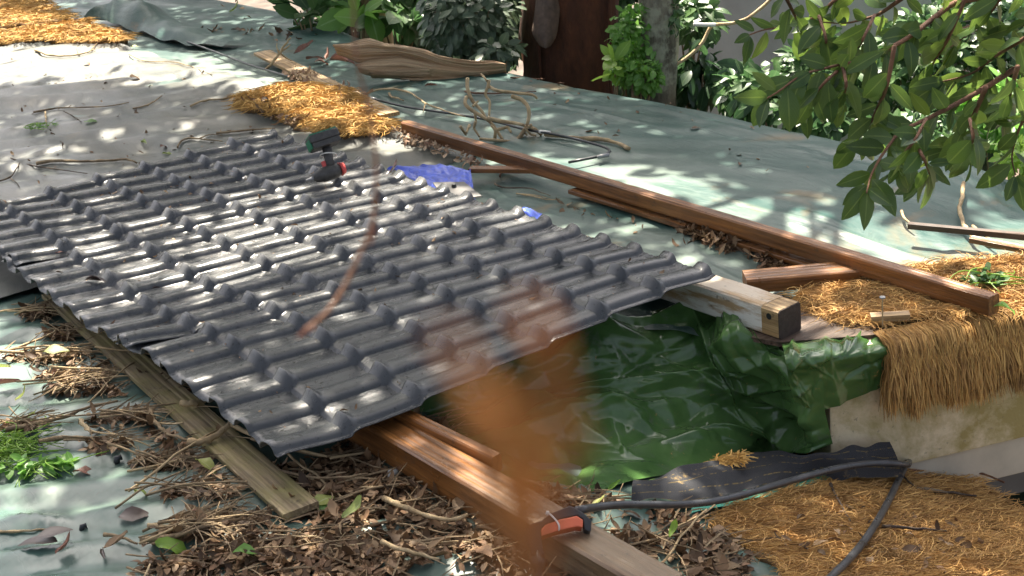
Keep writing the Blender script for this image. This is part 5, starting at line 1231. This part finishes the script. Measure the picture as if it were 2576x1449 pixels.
# ------------------------------------------------------------------ crown of the creeper trunk, overhead: it dapples the sun
SUNV = np.array(SUN_ROOF)
ZONES = [  # photo outlines of the patches of roof that the gaps in the crown let the sun reach, with how much of the crown remains there
    (.03, [(-200, -60), (200, -60), (330, 85), (560, 118), (700, 188), (900, 256), (1070, 330), (1000, 372), (800, 342), (700, 300), (560, 218), (300, 195), (-200, 190)]),
    (.0, [(1060, 352), (1250, 330), (1500, 355), (1750, 405), (2100, 475), (2350, 465), (2700, 455), (2700, 690), (2480, 685), (2300, 660), (2000, 556), (1700, 470), (1350, 395)]),
    (.18, [(2290, 690), (2700, 675), (2700, 790), (2330, 770)]), (.25, [(2000, 750), (2230, 745), (2200, 800), (2050, 800)]),
    (.12, [(560, 560), (900, 480), (1200, 490), (1500, 560), (1420, 620), (1000, 700), (500, 800), (300, 780), (60, 690)]),
    (.40, [(1380, 500), (1560, 500), (1960, 660), (1860, 700), (1600, 600)]),
    (.15, [(-200, 750), (120, 770), (240, 880), (250, 930), (120, 965), (-200, 960)]), (.22, [(-200, 1080), (120, 1100), (430, 1120), (330, 1170), (-200, 1190)]),
    (.42, [(-200, 1215), (350, 1215), (320, 1300), (-200, 1330)]), (.18, [(2050, 1240), (2280, 1195), (2400, 1215), (2700, 1320), (2700, 1500), (2250, 1450), (2200, 1380), (2050, 1320)]),
    (.25, [(1350, 240), (1700, 270), (1750, 300), (1400, 290)]), (.75, [(1750, 300), (2300, 340), (2576, 400), (2576, 450), (2000, 440)]), (.35, [(960, 1050), (1100, 1110), (1300, 1230), (1200, 1230), (1000, 1130)]), (.5, [(700, -60), (330, -60), (380, 30), (700, 60)]),
    (.45, [(1000, 560), (1450, 620), (1300, 760), (900, 760)])]
ZONES += [(.25, [(800, 95), (1000, 95), (1290, 150), (1290, 200), (1000, 205), (800, 170)]), (.3, [(1000, 1080), (1250, 1230), (1400, 1330), (1300, 1330), (1050, 1180)])]
ZP = [(f, P(z, -.1)) for f, z in ZONES]
n = 80000
gu = -2.4 + rng.random(n) * 7.4; gv = -3.2 + rng.random(n) * 16.5
G = np.stack([gu, gv, np.full(n, -.1)], 1)
pc = (G - CC) @ CR.T; px_ = pc[:, 0] / np.maximum(pc[:, 2], .3) * CF
keep = (pc[:, 2] > .6) & (np.abs(px_) < 1.25) & (gu < 3.7); G = G[keep]
dens = np.full(len(G), 1.0)
for f, poly in ZP:
    ins = inside(poly, G[:, 0] + .05 * vn(G[:, 0] * 6, G[:, 1] * 6), G[:, 1] + .05 * vn(G[:, 1] * 6, G[:, 0] * 6)); dens[ins] = np.minimum(dens[ins], f)
dens *= np.clip(.9 + .55 * vn(G[:, 0] * 2.2, G[:, 1] * 2.2), .3, 1.2)
G = G[rng.random(len(G)) < dens]
s_ = 4.6 + 1.5 * rng.random(len(G)); CT = G + SUNV[None] * s_[:, None]; print('crown leaves', len(CT))
d = rand_dir(len(CT), -.5, .3); Mx = frames(d, rand_dir(len(CT), .3, 1))
o = link('crown', inst_mesh('crown', TPL_LOW, CT - b0, Mx, .13 + .07 * rng.random(len(CT))), tree, M['green_mid']); o['kind'] = 'stuff'
for i in range(14):
    e = CT[int(rng.integers(0, len(CT)))] + UP * .25; limb(tree, b0 + UP * (5.2 + 2.2 * rng.random()), e, .03, .008, M['bark'])

# ------------------------------------------------------------------ dead twig and dead leaf dangling right in front of the viewer, out of focus
DLM = m_leaf('orange_dead_leaf', [(.20, .085, .018), (.26, .11, .026)], None, .7, .45, 0)
q = [at_depth(x, y, .45) for x, y in [(880, -120), (888, 0), (895, 150), (935, 300), (948, 430), (940, 575), (905, 640), (878, 705), (825, 790), (768, 832)]]
root = empty('dangling_twig', tuple(q[0])); tag(root, 'thin blurred dead twig dangling close to the viewer in front of the sheets', 'twig')
MB().tube(smooth_path(q, 40) - q[0], np.linspace(.0004, .0008, 40), 6).build('stem', M['twig_red'], root, 0, True)
for a_, b_ in (((800, 812), (762, 838)), ((944, 560), (936, 600))):
    p0, p1 = at_depth(*a_, .45), at_depth(*b_, .45); Mx = frames((p1 - p0)[None], (CC - p0)[None])[0]
    leaf_obj('bud', 'dead', TPL_DEAD, M['dead_red'], p0 - q[0], Mx, np.linalg.norm(p1 - p0) * 1.5, root)
DD = .062
base = at_depth(1370, 1620, DD); root = empty('dangling_dead_leaf', tuple(base)); tag(root, 'blurred orange brown dead leaf hanging very close to the viewer at bottom centre', 'leaf')
for (a_, b_, w_) in [((1290, 1950), (1330, 820), .40), ((1350, 1250), (1420, 770), .60), ((1265, 1320), (1225, 880), .55)]:
    p0, p1 = at_depth(*a_, DD), at_depth(*b_, DD); L = np.linalg.norm(p1 - p0)
    v_, f_, u_ = leaf_tpl(ST7, 1, w_, .5, .4, .9, .1, a_[0])
    me = mesh_np('lobe', v_, f_, u_); o = link('lobe', me, root, DLM)
    Mx = Matrix(frames((p1 - p0)[None], (CC - p0 + .3 * RT)[None])[0].tolist()).to_4x4() @ Matrix.Scale(L, 4); Mx.translation = Vector(p0 - base); o.matrix_world = Mx
    so = o.modifiers.new('thick', 'SOLIDIFY'); so.thickness = .0002
MB().tube(smooth_path([at_depth(1345, 1640, DD) - base, at_depth(1350, 1900, DD) - base], 6), .0003, 6).build('stalk', M['twig_red'], root, 0, True)

# ------------------------------------------------------------------ turn the whole place so that gravity points straight down
bpy.context.view_layer.update()
for o in list(SC.objects):
    if o.parent is None and o.type in ('MESH', 'EMPTY'):
        o.matrix_world = TILT @ o.matrix_world
bpy.context.view_layer.update()
